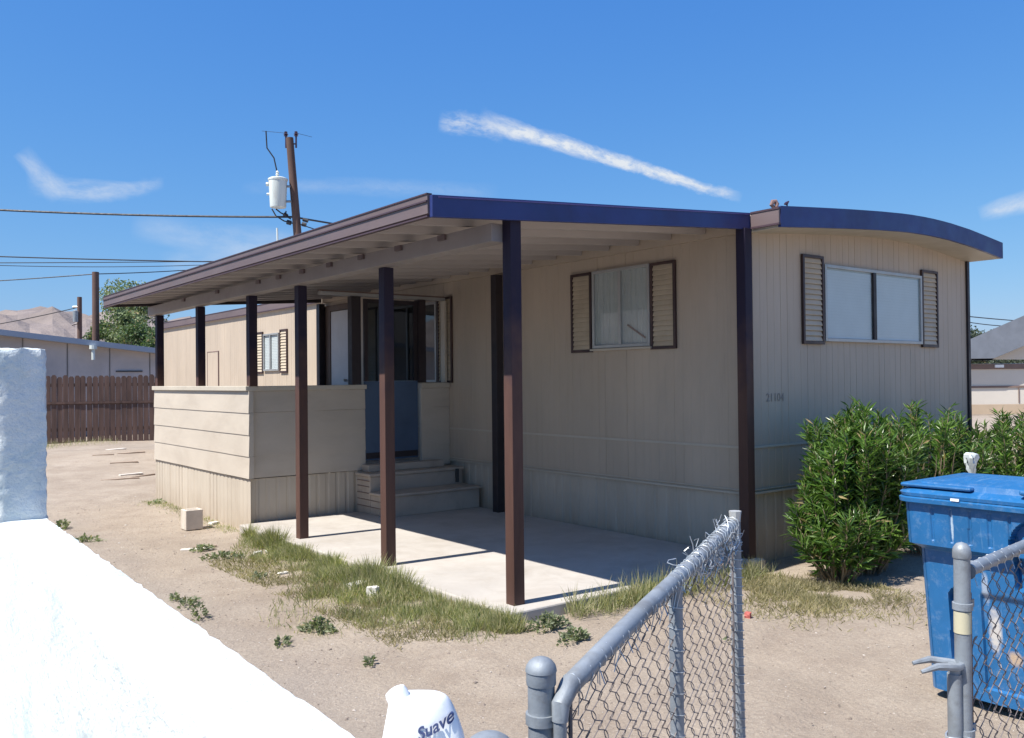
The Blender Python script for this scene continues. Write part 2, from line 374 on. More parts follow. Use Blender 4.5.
# ------------------------------------------------------------------ siding builders
def ribbed(mb, axis, c, sgn, a0, a1, z0, z1, pitch, gw, gd, zf=None):
    """vertical ribs: a wall sheet on plane axis=c facing sgn, profile along a; grooves gd deep"""
    prof = []; a = a0; rg = random.Random(int(a1*10)); gd0 = gd
    while a < a1-1e-6:
        e = min(a+pitch*rg.uniform(.93, 1.07), a1); gd = gd0*rg.uniform(.3, 1.2)
        prof += [(a, 0), (e-gw, 0), (e-gw*.75, gd), (e-gw*.25, gd)]
        a = e
    prof.append((a1, 0)); pp = []
    for q in prof:
        if not pp or q[0] > pp[-1][0]+1e-6: pp.append(q)
    vs = []
    for a, dd in pp:
        for z in (z0, z1 if zf is None else zf(a)):
            p = c - sgn*dd
            vs.append((p, a, z) if axis == 'x' else (a, p, z))
    mb.add(vs, [(2*i, 2*i+2, 2*i+3, 2*i+1) for i in range(len(pp)-1)])
def lapped(mb, axis, c, sgn, a0, a1, zs, lip=.0065, back=.05, seed=1):
    """horizontal lap boards between the z lines (descending)"""
    r = random.Random(seed)
    for i in range(len(zs)-1):
        zt, zb = zs[i], zs[i+1]; w0, w1 = r.uniform(-.004, .004), r.uniform(-.004, .004)
        q = []
        n = 8
        for kk in range(n+1):
            t = kk/n; a = a0+(a1-a0)*t; wv = (w0*(1-t)+w1*t)+r.uniform(-.0015, .0015)
            for dd, z in ((back, zt), (0.002, zt), (-lip, zb+wv), (back, zb+wv)):
                p = c - sgn*dd
                q.append((p, a, z) if axis == 'x' else (a, p, z))
        fs = []
        for kk in range(n):
            for e in range(4): fs.append((kk*4+e, kk*4+(e+1) % 4, (kk+1)*4+(e+1) % 4, (kk+1)*4+e))
        fs += [(0, 1, 2, 3), (n*4, n*4+3, n*4+2, n*4+1)]
        mb.add(q, fs)

# ------------------------------------------------------------------ mobile home
L, W = 16.45, 3.99
home = empty('mobile_home', (0, 0, 0))
tag(home, 'long beige ribbed mobile home with navy roof edge and dark framed shutters', 'mobile home')
def rooftop(x):                                                       # bowed roof top height
    return float(np.interp(x, [-.03, .5, 1., 1.5, 2., 2.4, 2.8, 3.3, 4.03], [3.0, 3.045, 3.085, 3.12, 3.148, 3.155, 3.148, 3.118, 3.045]))
b = MB()
ribbed(b, 'x', 0, -1, 0, L, 1.0, 2.86, .102, .008, .0035)
ribbed(b, 'x', .004, -1, 0, L, .6, .985, .102, .008, .0035)
ribbed(b, 'y', 0, -1, 0, W, 1.0, 2.9, .102, .008, .0035, zf=lambda a: rooftop(a)-.13)
ribbed(b, 'y', .004, -1, 0, W, .6, .985, .102, .008, .0035)
b.add([(W, 0, .6), (W, L, .6), (W, L, 2.9), (W, 0, 2.9)], [(0, 1, 2, 3)]); b.add([(0, L, .6), (W, L, .6), (W, L, 2.9), (0, L, 2.9)], [(0, 1, 2, 3)])
b.build('wall', m_siding, home)
b = MB()                                                              # seam trims
for z0, z1, p in ((.985, 1.004, .008), (.588, .606, .014), (.622, .630, .006)):
    b.box(-p, .012, -.002, L, z0, z1); b.box(.012, W, -p, .012, z0, z1)
b.build('seam_trim', m_trim, home)
b = MB()
ribbed(b, 'x', .02, -1, .02, L, .0, .59, .135, .05, .010); ribbed(b, 'y', .02, -1, .02, W, -.03, .59, .135, .05, .010)
b.add([(W-.02, .02, -.03), (W-.02, L, -.03), (W-.02, L, .6), (W-.02, .02, .6)], [(0, 1, 2, 3)])
b.build('skirting', m_skirt, home)
b = MB(); b.box(W-.02, W+.03, -.025, .03, -.02, 2.95); b.build('corner_trim', m_darkpost, home)
# roof with bowed ends
xsr = np.linspace(-.03, 4.03, 22)
top = [(x, rooftop(x)) for x in xsr]; bot = [(x, rooftop(x)-.15) for x in xsr]
b = MB(); b.prism(top+bot[::-1], 'y', -.355, L+.1); roof = b.build('roof', m_roofwhite, home)
b = MB(); b.prism([(x, z+.012) for x, z in top]+[(x, z-.012) for x, z in bot][::-1], 'y', -.385, -.357); b.build('fascia', m_navy, roof)
for y0_, y1_ in ((-.38, -.10), (8.14, 16.5)):
    b = MB(); b.box(-.052, -.032, y0_, y1_, 2.872, 2.985); b.build('edge_board', m_gutter, roof)
for y0_, y1_ in ((-.384, -.10), (8.14, 16.5)):
    for z0_, z1_ in ((2.985, 3.0), (2.856, 2.872)): b = MB(); b.box(-.058, -.030, y0_, y1_, z0_, z1_); b.build('edge_lip', m_gutline, roof)
b = MB(); b.prism([(x, z-.004) for x, z in bot]+[(x, z-.012) for x, z in bot][::-1], 'y', -.356, -.0); b.build('soffit', m_trim, roof)

def shutter(parent, axis, a0, a1, z0, z1, flush=-.012):
    fw = .028; t = .03
    def bx(mb, p0, p1, q0, q1, d0, d1):
        if axis == 'x': mb.box(-d1, -d0, p0, p1, q0, q1)
        else: mb.box(p0, p1, -d1, -d0, q0, q1)
    s = MB()
    bx(s, a0, a0+fw, z0, z1, .004, t); bx(s, a1-fw, a1, z0, z1, .004, t); bx(s, a0+fw, a1-fw, z0, z0+fw, .004, t); bx(s, a0+fw, a1-fw, z1-fw, z1, .004, t)
    so_ = s.build('shutter', m_brown, parent, bevel=.003)
    sl_ = MB(); n = int((z1-z0-2*fw)/.047); h = (z1-z0-2*fw)/n
    for i in range(n):
        zb = z0+fw+i*h
        pts = [(.006, zb+h*.98), (.009, zb+h), (.024, zb+h*.12), (.020, zb+.001)]
        if axis == 'x': sl_.prism([(-p, q) for p, q in pts], 'y', a0+fw+.001, a1-fw-.001)
        else: sl_.prism([(-p, q) for p, q in pts], 'x', a0+fw+.001, a1-fw-.001)
    sl_.build('louvre', m_slat, so_)
    return so_
def window(parent, axis, a0, a1, z0, z1, mull, style='blind', mw=.035, frame=m_alu, mm=None):
    def bx(mb, p0, p1, q0, q1, d0, d1):
        if axis == 'x': mb.box(-d1, -d0, p0, p1, q0, q1)
        else: mb.box(p0, p1, -d1, -d0, q0, q1)
    f = MB(); fw = .03
    bx(f, a0, a0+fw, z0, z1, .002, .034); bx(f, a1-fw, a1, z0, z1, .002, .034); bx(f, a0+fw, a1-fw, z0, z0+fw, .002, .036); bx(f, a0+fw, a1-fw, z1-fw, z1, .002, .036)
    win = f.build('window', frame, parent, bevel=.002)
    g = MB(); g.add([(-.023, a0+fw, z0+fw), (-.023, a1-fw, z0+fw), (-.023, a1-fw, z1-fw), (-.023, a0+fw, z1-fw)] if axis == 'x' else [(a0+fw, -.023, z0+fw), (a1-fw, -.023, z0+fw), (a1-fw, -.023, z1-fw), (a0+fw, -.023, z1-fw)], [(0, 1, 2, 3)]); g.build('pane', m_glass, win)
    mn = MB(); bx(mn, mull-mw/2, mull+mw/2, z0+fw, z1-fw, .019, .039); mn.build('mullion', mm or m_alu, win)
    c_ = MB()
    if style == 'blind':
        n = int((z1-z0-2*fw)/.028)
        for i in range(n):
            zb = z0+fw+.004+i*.028
            if axis == 'x': c_.prism([(-.006, zb+.0275), (-.005, zb+.0278), (-.0085, zb+.001), (-.0095, zb)], 'y', a0+fw+.01, a1-fw-.01)
            else: c_.prism([(-.006, zb+.0275), (-.005, zb+.0278), (-.0085, zb+.001), (-.0095, zb)], 'x', a0+fw+.01, a1-fw-.01)
        c_.build('blind', m_blind, win)
        bk = MB(); bx(bk, a0+fw, a1-fw, z0+fw, z1-fw, .001, .003); bk.build('backing', m_curtain, win)
    elif style == 'dark':
        bx(c_, a0+fw, a1-fw, z0+fw, z1-fw, .001, .004); c_.build('backing', m_dark, win)
    else:
        vs = []; n = 120
        for i in range(n+1):
            a = a0+fw+(a1-a0-2*fw)*i/n; dd = .009+.0045*math.sin(i*.9)+.002*math.sin(i*2.3)
            for z in (z0+fw, z1-fw): vs.append((-dd, a, z) if axis == 'x' else (a, -dd, z))
        c_.add(vs, [(2*i, 2*i+2, 2*i+3, 2*i+1) for i in range(n)]); c_.build('curtain', m_curtain, win, smooth=True)
    return win
# window under the awning
wn = window(home, 'x', 1.10, 1.90, 1.91, 2.70, 1.50, 'curtain')
sb = MB(); sb.obox((-.016, 1.29, 2.06), (.003, 0, 0), (0, .12, .068), (0, -.004, .008)); sb.build('curtain_tie', m_gband, wn)
sb = MB(); sb.box(-.05, 0, 1.08, 1.92, 1.885, 1.905); sb.build('sill', m_trim, wn)
shutter(home, 'x', .78, 1.095, 1.875, 2.70); shutter(home, 'x', 1.92, 2.235, 1.875, 2.70)
# porch window, its shutters, and the white door
window(home, 'x', 4.84, 6.36, 1.58, 2.62, 5.55, 'dark')
shutter(home, 'x', 4.49, 4.82, 1.57, 2.66); shutter(home, 'x', 6.40, 6.74, 1.57, 2.66)
d_ = MB(); d_.box(-.04, .0, 7.20, 7.80, .66, 2.68); dr = d_.build('door', m_doorwhite, home, bevel=.004)
h_ = MB(); h_.tube([(-.04, 7.30, 1.62), (-.09, 7.30, 1.62)], .022, 12); h_.build('handle', m_alu, dr)
f_ = MB(); f_.box(-.05, 0, 7.10, 7.19, .64, 2.78); f_.box(-.05, 0, 7.81, 8.30, .64, 2.78); f_.box(-.05, 0, 7.19, 7.81, 2.69, 2.78); f_.build('door_frame', M('brown_door_frame', (.10, .07, .055), .6), home)
# far window in the sun
window(home, 'x', 9.84, 10.52, 1.80, 2.46, 10.2, 'blind')
shutter(home, 'x', 9.50, 9.80, 1.76, 2.51); shutter(home, 'x', 10.56, 10.86, 1.76, 2.51)
# meter hatch outline on the far wall
h_ = MB(); h_.box(-.016, .0, 12.86, 13.46, 1.3, 2.22); hh = h_.build('hatch', m_siding, home, bevel=.004)
h_ = MB(); h_.box(-.020, -.001, 12.83, 12.858, 1.28, 2.24); h_.box(-.020, -.001, 13.462, 13.48, 1.28, 2.24); h_.box(-.020, -.001, 12.858, 13.462, 2.222, 2.24); h_.build('hatch_edge', m_gband, hh)
# end window
window(home, 'y', 1.145, 2.935, 1.93, 2.655, 2.0, 'blind', .05, mm=m_darkpost)
shutter(home, 'y', .80, 1.135, 1.90, 2.725); shutter(home, 'y', 2.95, 3.29, 1.90, 2.725)
# faded house number
fc = bpy.data.curves.new('number', 'FONT'); fc.body = '21104'; fc.size = .105; fc.extrude = .0012
no = bpy.data.objects.new('house_number', fc); COL.objects.link(no); no.parent = home; no.location = (.26, -.0035, 1.385); no.rotation_euler = (rad(90), 0, 0); fc.materials.append(m_numink)

def to_mesh(o):
    bpy.context.view_layer.update(); dg = bpy.context.evaluated_depsgraph_get()
    me = bpy.data.meshes.new_from_object(o.evaluated_get(dg)); n_ = bpy.data.objects.new('t', me); COL.objects.link(n_)
    n_.parent = o.parent; n_.matrix_basis = o.matrix_basis.copy(); nm = o.name; cd = o.data; bpy.data.objects.remove(o); bpy.data.curves.remove(cd); n_.name = nm; return n_
to_mesh(no)
# two small things lying on the roof corner
p = MB(); p.tube([(.0, -.32, 3.012), (.015, -.315, 3.04), (.005, -.31, 3.065), (-.02, -.30, 3.06), (-.03, -.295, 3.035), (-.01, -.30, 3.01)], [.014, .02, .018, .02, .018, .012], 8)
tag(p.build('tar_lump', M('rusty_lump', (.22, .14, .13), .8), smooth=True), 'rusty ring shaped lump on the corner of the home roof', 'roof debris')
p = MB(); p.tube([(.12, -.34, 3.015), (.122, -.34, 3.04), (.11, -.34, 3.05)], [.008, .007, .008], 6); p.tube([(.085, -.34, 3.045), (.11, -.34, 3.052), (.145, -.34, 3.075)], [.006, .016, .006], 8)
tag(p.build('roof_bracket', m_insul, smooth=True), 'small black bracket sticking up at the home roof corner', 'bracket')

# ------------------------------------------------------------------ awning
aw = empty('patio_awning', (-2.6, 4, 0)); tag(aw, 'long beige ribbed patio awning with navy front edge on dark wooden posts', 'awning')
def awz(x, t): return t + (x+3.247)*(.2273/3.2)                       # top height slope
b = MB(); b.prism([(-3.247, 2.628), (-.045, awz(-.045, 2.628)+.003), (-.045, awz(-.045, 2.77)), (-3.247, 2.77)], 'y', -.092, -.06); b.build('fascia', m_navy, aw, bevel=.003)
b = MB(); b.prism([(-3.2, awz(-3.2, 2.752)), (-.045, awz(-.045, 2.752)), (-.045, awz(-.045, 2.761)), (-3.2, awz(-3.2, 2.761))], 'y', -.098, -.094); b.build('fascia_scratch', M('fascia_drip_edge', (.12, .09, .25), .4), aw)
b = MB()
P0, P1_ = -.055, 8.08
b.prism([(-3.23, 2.715), (-.06, awz(-.06, 2.715)), (-.06, awz(-.06, 2.745)), (-3.23, 2.745)], 'y', P0, P1_)
y = P0+.02
while y < P1_-.05:                                                    # hanging pan ribs
    for xx0, xx1 in ((-3.225, -.065),):
        vs = [(xx0, y, awz(xx0, 2.714)), (xx0, y+.012, awz(xx0, 2.655)), (xx0, y+.06, awz(xx0, 2.655)), (xx0, y+.085, awz(xx0, 2.714)),
              (xx1, y, awz(xx1, 2.714)), (xx1, y+.012, awz(xx1, 2.655)), (xx1, y+.06, awz(xx1, 2.655)), (xx1, y+.085, awz(xx1, 2.714))]
        b.add(vs, [(0, 1, 5, 4), (1, 2, 6, 5), (2, 3, 7, 6), (0, 3, 2, 1), (4, 5, 6, 7)])
    y += .407
b.build('roof_pan', m_pan, aw)
b = MB(); b.prism([(-3.26, 2.655), (-3.232, 2.642), (-3.232, 2.775), (-3.262, 2.775)], 'y', -.058, P1_+.02); g_ = b.build('gutter', m_gutter, aw)
b = MB(); b.box(-3.272, -3.262, -.06, P1_+.02, 2.728, 2.738); b.box(-3.268, -3.228, -.06, P1_+.02, 2.775, 2.784); b.box(-3.265, -3.232, -.06, P1_+.02, 2.632, 2.642); b.build('gutter_lip', m_gutline, g_)
b = MB(); b.prism([(-3.25, 2.64), (-.05, awz(-.05, 2.62)), (-.05, awz(-.05, 2.76)), (-3.25, 2.77)], 'y', P1_+.022, P1_+.045); b.build('end_board', m_darkpost, aw)
b = MB(); b.box(-2.69, -2.56, .035, P1_, 2.54, 2.665); b.build('beam', m_beam, aw, bevel=.004)
b = MB(); b.box(-.055, -.003, P0+.005, P1_, 2.84, 2.952); b.build('ledger', m_siding, aw)
for yy in (.63, 1.25, 1.86, 2.45, 3.02, 3.57, 4.09, 5.3, 6.5):
    b = MB(); b.box(-2.712, -2.692, yy-.045, yy+.045, 2.622, 2.662); b.build('bracket', m_gutter, aw)
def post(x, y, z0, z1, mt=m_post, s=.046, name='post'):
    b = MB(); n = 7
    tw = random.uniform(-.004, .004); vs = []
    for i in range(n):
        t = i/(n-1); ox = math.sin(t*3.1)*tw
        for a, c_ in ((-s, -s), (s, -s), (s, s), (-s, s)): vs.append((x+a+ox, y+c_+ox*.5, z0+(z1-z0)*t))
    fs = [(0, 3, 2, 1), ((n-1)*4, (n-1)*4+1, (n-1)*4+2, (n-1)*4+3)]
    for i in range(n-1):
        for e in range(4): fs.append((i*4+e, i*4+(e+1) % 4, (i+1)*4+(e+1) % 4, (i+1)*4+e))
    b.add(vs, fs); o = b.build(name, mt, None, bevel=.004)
    # own coordinates start at the foot so the painted shade line sits at one height on each post
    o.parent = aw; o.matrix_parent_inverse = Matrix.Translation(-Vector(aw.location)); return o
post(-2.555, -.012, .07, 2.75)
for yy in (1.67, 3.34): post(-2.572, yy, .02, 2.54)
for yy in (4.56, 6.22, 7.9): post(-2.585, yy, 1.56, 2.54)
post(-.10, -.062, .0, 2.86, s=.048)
post(-.105, 3.43, .075, 2.815, m_darkpost, .05); post(-.105, 8.02, .6, 2.815, m_darkpost, .05)

# ------------------------------------------------------------------ patio slab
b = MB(); b.box(-2.74, -.03, -.19, 4.56, -.2, .0775)
sl_ = b.build('patio_slab', m_slab, bevel=.012); tag(sl_, kind='structure')

# ------------------------------------------------------------------ porch
porch = empty('porch', (-1.3, 6.3, 0)); tag(porch, 'raised beige porch with lapped half walls under the far end of the awning', 'porch')
ZL = [1.505, 1.27, 1.03, .795, .555]
for a_, c_, a0_, a1_, sd_ in (('x', -2.635, 4.53, 7.99, 3), ('y', 4.585, -2.615, -1.20, 5), ('y', 4.585, -.42, -.005, 8)):
    b = MB(); lapped(b, a_, c_, -1, a0_, a1_, ZL, seed=sd_); b.build('half_wall', m_board, porch)
for a_ in ((-2.665, -2.53, 4.545, 8.0, 1.508, 1.562), (-2.53, -1.19, 4.555, 4.68, 1.508, 1.56), (-.43, -.01, 4.555, 4.68, 1.508, 1.575)):
    b = MB(); b.box(*a_); b.build('cap_rail', m_trim, porch, bevel=.006)
b = MB(); b.box(-2.58, -2.54, 4.70, 7.99, .56, 1.505); b.box(-2.54, -1.2, 4.64, 4.68, .56, 1.505); b.box(-2.58, -.06, 7.95, 7.99, .56, 1.505); b.build('inner_panel', m_board, porch)
b = MB(); ribbed(b, 'x', -2.62, -1, 4.54, 7.99, -.04, .548, .118, .05, .010); ribbed(b, 'y', 4.60, -1, -2.62, -.03, -.04, .548, .118, .05, .010); b.add([(-2.62, 7.99, -.04), (0, 7.99, -.04), (0, 7.99, .55), (-2.62, 7.99, .55)], [(0, 1, 2, 3)]); b.build('skirting', m_skirt, porch)
b = MB(); b.box(-2.57, -.03, 4.64, 7.94, .56, .62); b.build('floor', m_step, porch)
b = MB(); b.box(-1.38, -1.26, 4.56, 4.66, 1.562, 2.60); b.build('door_post', m_darkpost, porch); b = MB(); b.box(-.46, -.36, 4.56, 4.66, 1.578, 2.60); b.build('door_post', m_darkpost, porch)
b = MB(); b.box(-1.76, -.06, 4.575, 4.66, 2.605, 2.64); b.build('header', m_alu, porch)
b = MB(); b.box(-1.76, -.06, 4.59, 4.66, 2.642, 2.66); b.build('header_board', m_gband, porch)
b = MB(); b.box(-.075, -.045, 4.57, 4.66, 1.577, 2.60); b.build('side_trim', m_trim, porch)
b = MB(); b.box(-1.20, -.465, 4.59, 4.62, .66, 1.60); sd = b.build('screen_door', m_bluedoor, porch, bevel=.004)
b = MB(); b.box(-1.20, -1.15, 4.59, 4.62, 1.602, 2.58); b.box(-.515, -.465, 4.59, 4.62, 1.602, 2.58); b.box(-1.15, -.515, 4.59, 4.62, 2.53, 2.58); b.box(-.86, -.80, 4.59, 4.62, 1.602, 2.53); b.build('door_frame', m_darkpost, sd)
b = MB(); b.box(-1.15, -.515, 4.604, 4.606, 1.602, 2.53); b.build('screen', m_screen, sd)
b = MB(); b.box(-1.19, -.475, 4.583, 4.589, .68, .75); b.build('kick_plate', m_darkpost, sd)

st = empty('porch_steps', (-.65, 4.2, .0775)); tag(st, 'two beige painted wooden steps with lapped sides up to the porch door', 'steps')
for a_ in ((-1.32, -.04, 4.26, 4.57, .0775, .50), (-1.32, -.04, 3.90, 4.255, .0775, .30)): b = MB(); b.box(*a_); b.build('riser', m_step, st, bevel=.006)
for a_ in ((-1.345, -.03, 4.235, 4.575, .503, .538), (-1.345, -.03, 3.865, 4.25, .303, .335)): b = MB(); b.box(*a_); b.build('tread', m_step, st, bevel=.01)
b = MB(); b.box(-1.25, -.2, 4.42, 4.58, .54, .62); b.build('threshold', m_step, st, bevel=.006)
b = MB()
for zz in (.16, .235, .31, .385, .45): b.box(-1.329, -1.321, (3.91 if zz < .3 else 4.27), 4.56, zz, zz+.007)
b.build('side_lap', m_gband, st)
b = MB(); b.box(-.16, -.125, 4.205, 4.232, .36, .52); b.build('end_bracket', m_dark, st)

# ------------------------------------------------------------------ white stucco wall with pillar
wl = empty('stucco_wall', (-5.57, -2.5, 0)); tag(wl, 'low white stucco wall with a tall square pillar beside the dirt yard', 'wall')
def rough_box(x0, x1, y0, y1, z0, z1, st=.025, amp=.004, seed=0):
    nb = [max(1, int((b_-a_)/st)) for a_, b_ in ((x0, x1), (y0, y1), (z0, z1))]
    vs = []; fs = []; key = {}
    def vid(i, j, kk):
        t = (i, j, kk)
        if t not in key:
            p = [x0+(x1-x0)*i/nb[0], y0+(y1-y0)*j/nb[1], z0+(z1-z0)*kk/nb[2]]
            nrm = [(-1 if i == 0 else 1 if i == nb[0] else 0), (-1 if j == 0 else 1 if j == nb[1] else 0), (-1 if kk == 0 else 1 if kk == nb[2] else 0)]
            e = sum(abs(q) for q in nrm); r_ = random.gauss(0, amp)*(1.2 if e > 1 else 1) - (.005 if e > 1 else 0)
            key[t] = len(vs); vs.append([p[q]+nrm[q]*r_ for q in range(3)])
        return key[t]
    for j in range(nb[1]):
        for kk in range(nb[2]):
            for i in (0, nb[0]): fs.append((vid(i, j, kk), vid(i, j+1, kk), vid(i, j+1, kk+1), vid(i, j, kk+1)))
    for i in range(nb[0]):
        for kk in range(nb[2]):
            for j in (0, nb[1]): fs.append((vid(i, j, kk), vid(i+1, j, kk), vid(i+1, j, kk+1), vid(i, j, kk+1)))
    for i in range(nb[0]):
        for j in range(nb[1]):
            for kk in (0, nb[2]): fs.append((vid(i, j, kk), vid(i+1, j, kk), vid(i+1, j+1, kk), vid(i, j+1, kk)))
    for v_ in vs: v_[0] += (min(v_[1], -.68)+.68)*.0285
    b = MB(); b.add(vs, fs); return b
rough_box(-5.72, -5.535, -5.6, -.685, -.1, 1.05, .03, .0009).build('coping', m_stucco, wl, smooth=True).name = 'wall'
rough_box(-5.72, -5.535, -.68, -.49, -.1, 1.751, .022, .0022).build('pillar', m_stucco, wl, smooth=True)
rough_box(-5.71, -5.545, -.485, 7.0, -.1, 1.74, .06, .0015).build('unseen_shade_panel', m_stucco, wl, smooth=True)  # unseen wall length past the pillar, added to cast the ground shadow strip

# ------------------------------------------------------------------ chain-link gate and fences
def dome_post(x, y, z0, zt, r, label, group=None, par=None):
    t = empty('fence_post', (x, y, 0)); tag(t, label, 'fence post', group)
    b = MB(); b.tube([(x, y, z0), (x, y, zt-.035)], r, 20); b.build('pipe', m_galv, t, smooth=True)
    b = MB(); b._l((x, y, zt), [(r*1.08, -.05), (r*1.11, -.047), (r*1.11, -.022), (r*1.17, -.020), (r*1.16, -.016), (r*1.08, -.007), (r*.9, .001), (r*.65, .007), (r*.35, .0105), (.0005, .0115)], 24); b.build('cap', m_galv, t, smooth=True)
    return t
A = Vector((-5.0, -3.243, 0)); pA = dome_post(A.x, A.y, -.1, .965, .0305, 'grey pipe gate post with domed cap at the hinge side of the open gate')
dome_post(-5.425, -3.625, -.1, 1.018, .036, 'thick pipe fence post with domed cap beside the white bottle')
def diamond(mb, o, du, L_, z0, z1, cell=.072, r=.0016, top=None, nrm=None, wob=.004, seed=1):
    """woven chain-link wires on the plane o + du*s, between z0 and z1 (functions of s allowed)"""
    rr = random.Random(seed); h = cell; n = int(L_/(cell/2))
    for i in range(n+1):
        s0 = i*cell/2; pts = []
        zt = top(s0) if top else z1; kk = 0; z = z0
        side = 1 if i % 2 else -1
        ph = 0
        while z < zt+.001:
            # each wire zigzags between s0-cell/4 .. s0+cell/4 and hooks its neighbours
            q = s0 + (cell*.315 if (kk % 2 == 0) else -cell*.315)*(1 if i % 2 == 0 else -1)
            q = min(max(q, 0), L_)
            for dz, dn in ((-.0085, wob), (.0, .0), (.0085, -wob)):
                jj = rr.uniform(-.001, .001)+(0 if dn else (.0035 if (kk+i) % 2 == 0 else -.0035))
                pts.append(Vector(o)+Vector(du)*(q+jj) + Vector((0, 0, z+dz+rr.uniform(-.0015, .0015))) + nrm*(dn if kk % 2 == 0 else -dn))
            z += h/2; kk += 1
        if len(pts) > 2: mb.tube(pts, r, 5, False)
# gate leaf
G0 = Vector((-4.955, -3.155, .905)); G1 = Vector((-3.765, -2.805, 1.085))
G0 = at(563, 692, 1.98); G1 = at(735, 521, 3.12)
du = Vector((G1.x-G0.x, G1.y-G0.y, 0)); GL = du.length; du.normalize(); gn = Vector((du.y, -du.x, 0))
gate = empty('gate', (G0.x, G0.y, 0)); tag(gate, 'open grey chain link gate swung into the yard beside the domed post', 'gate')
zt = lambda s: G0.z+(G1.z-G0.z)*s/GL
P = lambda s, z: Vector((G0.x, G0.y, 0))+du*s+Vector((0, 0, z))
b = MB(); zb = .08
rail = [P(-.016, G0.z-.06), P(-.012, G0.z-.025), P(.03, zt(.03)+.0)]+[P(GL*t, zt(GL*t)+.006*math.sin(t*5)) for t in (.2, .4, .6, .8, .93, 1.)]
b.tube(rail, [.018, .021, .0235, .0235, .023, .022, .021, .020, .016], 14)
b.tube([P(-.012, zb), P(-.016, G0.z-.05)], .015, 12); b.tube([P(0, zb), P(GL, zb+.03)], .021, 14)
b.tube([P(GL*.545, zb+.02), P(GL*.545, zt(GL*.545)-.01)], .0205, 14)
b.tube([P(GL+.03, zb+.03), P(GL+.012, .55), P(GL, G1.z+.0)], [.0205, .0205, .019], 14)
b.build('frame', m_galv, gate, smooth=True)
b = MB(); b.tube([P(GL+.002, G1.z-.01), P(GL+.002, G1.z+.035)], [.017, .022], 8); b.build('corner_fitting', M('pale_fitting', (.5, .5, .48), .6, metal=.3), gate)
b = MB(); diamond(b, (G0.x, G0.y, 0), du, GL, .1, 0, .070, .0015, top=lambda s: zt(s)-.012 + .0, nrm=gn, seed=3); b.build('mesh', m_wire, gate, smooth=True)
rr = random.Random(5)
b = MB()
for i in range(44):                                                    # tie wires and loose twisted ends over the rail
    s = GL*(.03+.94*(i/43)**.8); zc = zt(s); rad_ = .0245; pts = []
    turn = rr.uniform(1.1, 1.8); sh = rr.uniform(-.025, .012)
    for kk in range(12):
        a = math.pi*2*turn*kk/11 + 2.4; pts.append(P(s+sh*kk/11, zc+math.sin(a)*rad_)+gn*math.cos(a)*rad_)
    pts.append(P(s+sh+rr.uniform(-.02, .02), zc-.045-rr.uniform(0, .03))+gn*.01)
    b.tube(pts, .0014, 5, False)
for i in range(80):                                                    # tangled ends at the raised far corner
    s = GL*(.62+.38*rr.random()**.7); zc = zt(s); pts = [P(s, zc-rr.uniform(.02, .09))+gn*rr.uniform(-.02, .03)]
    for kk in range(5): pts.append(pts[-1]+du*rr.uniform(-.025, .025)+Vector((0, 0, rr.uniform(-.012, .032)))+gn*rr.uniform(-.012, .012))
    b.tube(pts, .0013, 5, False)
for i in range(30):
    z = .15+i*.031; b.tube([P(GL+.02-(z)*.015+.026*math.cos(t_), z+t_*.003)+gn*.024*math.sin(t_) for t_ in (0, 1, 2, 3, 4, 5, 6)], .0013, 5, False)
    if i % 2: b.tube([P(GL*.545+.025*math.cos(t_), z+t_*.003)+gn*.024*math.sin(t_) for t_ in (0, 1, 2, 3, 4, 5, 6)], .0013, 5, False)
b.build('tie_wire', m_silver, gate, smooth=True)
b = MB(); b.tube([P(.035, .1), P(.035, G0.z-.03)], .005, 6); b.build('tension_bar', m_wire, gate); b = MB(); b.tube([P(GL-.035, .12), P(GL-.035, G1.z-.06)], .004, 6); b.build('tension_bar', m_wire, gate)
for zz in (.84, .25):
    b = MB(); b._l((A.x, A.y, zz), [(.033, -.012), (.036, -.012), (.036, .012), (.033, .012)], 20); mid = P(0, zz); b.tube([Vector((A.x, A.y, zz))+(mid-Vector((A.x, A.y, zz))).normalized()*.034, mid], .009, 8)
    b.build('hinge', m_galv, gate, smooth=True)

# right fence
B = Vector((-3.545, -3.49, 0)); fen = empty('chain_link_fence', (B.x, B.y, 0)); tag(fen, 'chain link fence with capped pipe post and fork latch in front of the blue bin', 'fence')
b = MB(); b.tube([(B.x, B.y, -.1), (B.x-.004, B.y, .5), (B.x, B.y, 1.06)], .0235, 18); po = b.build('post', m_galv, fen, smooth=True)
b = MB(); b._l((B.x, B.y, 1.085), [(.0255, -.04), (.0265, -.038), (.0265, -.02), (.024, -.008), (.015, .004), (.0005, .009)], 20); b.build('cap', m_galv, po, smooth=True)
b = MB(); b.tube([(B.x-.003, B.y, .82), (B.x-.002, B.y, .885)], .0246, 18, False); b.build('bare_patch', M('cream_patch', (.50, .46, .32), .6), po, smooth=True)
vdir = Vector((1, 0, 0)); fd = Vector((.995, .10, 0)); fn = Vector((0, 1, 0))
b = MB(); b.tube([(B.x+.03, B.y, 1.0), B+fd*.05+Vector((0, 0, 1.0)), B+fd*3.2+Vector((0, 0, 1.02))], [.026, .02, .02], 14); b.build('top_rail', m_galv, fen, smooth=True)
for zz in (.90, .52):
    b = MB(); b._l((B.x, B.y, zz), [(.0245, -.011), (.029, -.010), (.029, .010), (.0245, .011)], 20); b.box(B.x+.022, B.x+.065, B.y-.005, B.y+.005, zz-.012, zz+.012)
    b.build('band', m_galv, fen)
b = MB(); b.tube([B+fd*.062+Vector((0, 0, .0)), B+fd*.062+Vector((0, 0, .93))], .005, 6); b.build('tension_bar', M('rusty_bar', (.16, .09, .06), .8), fen)
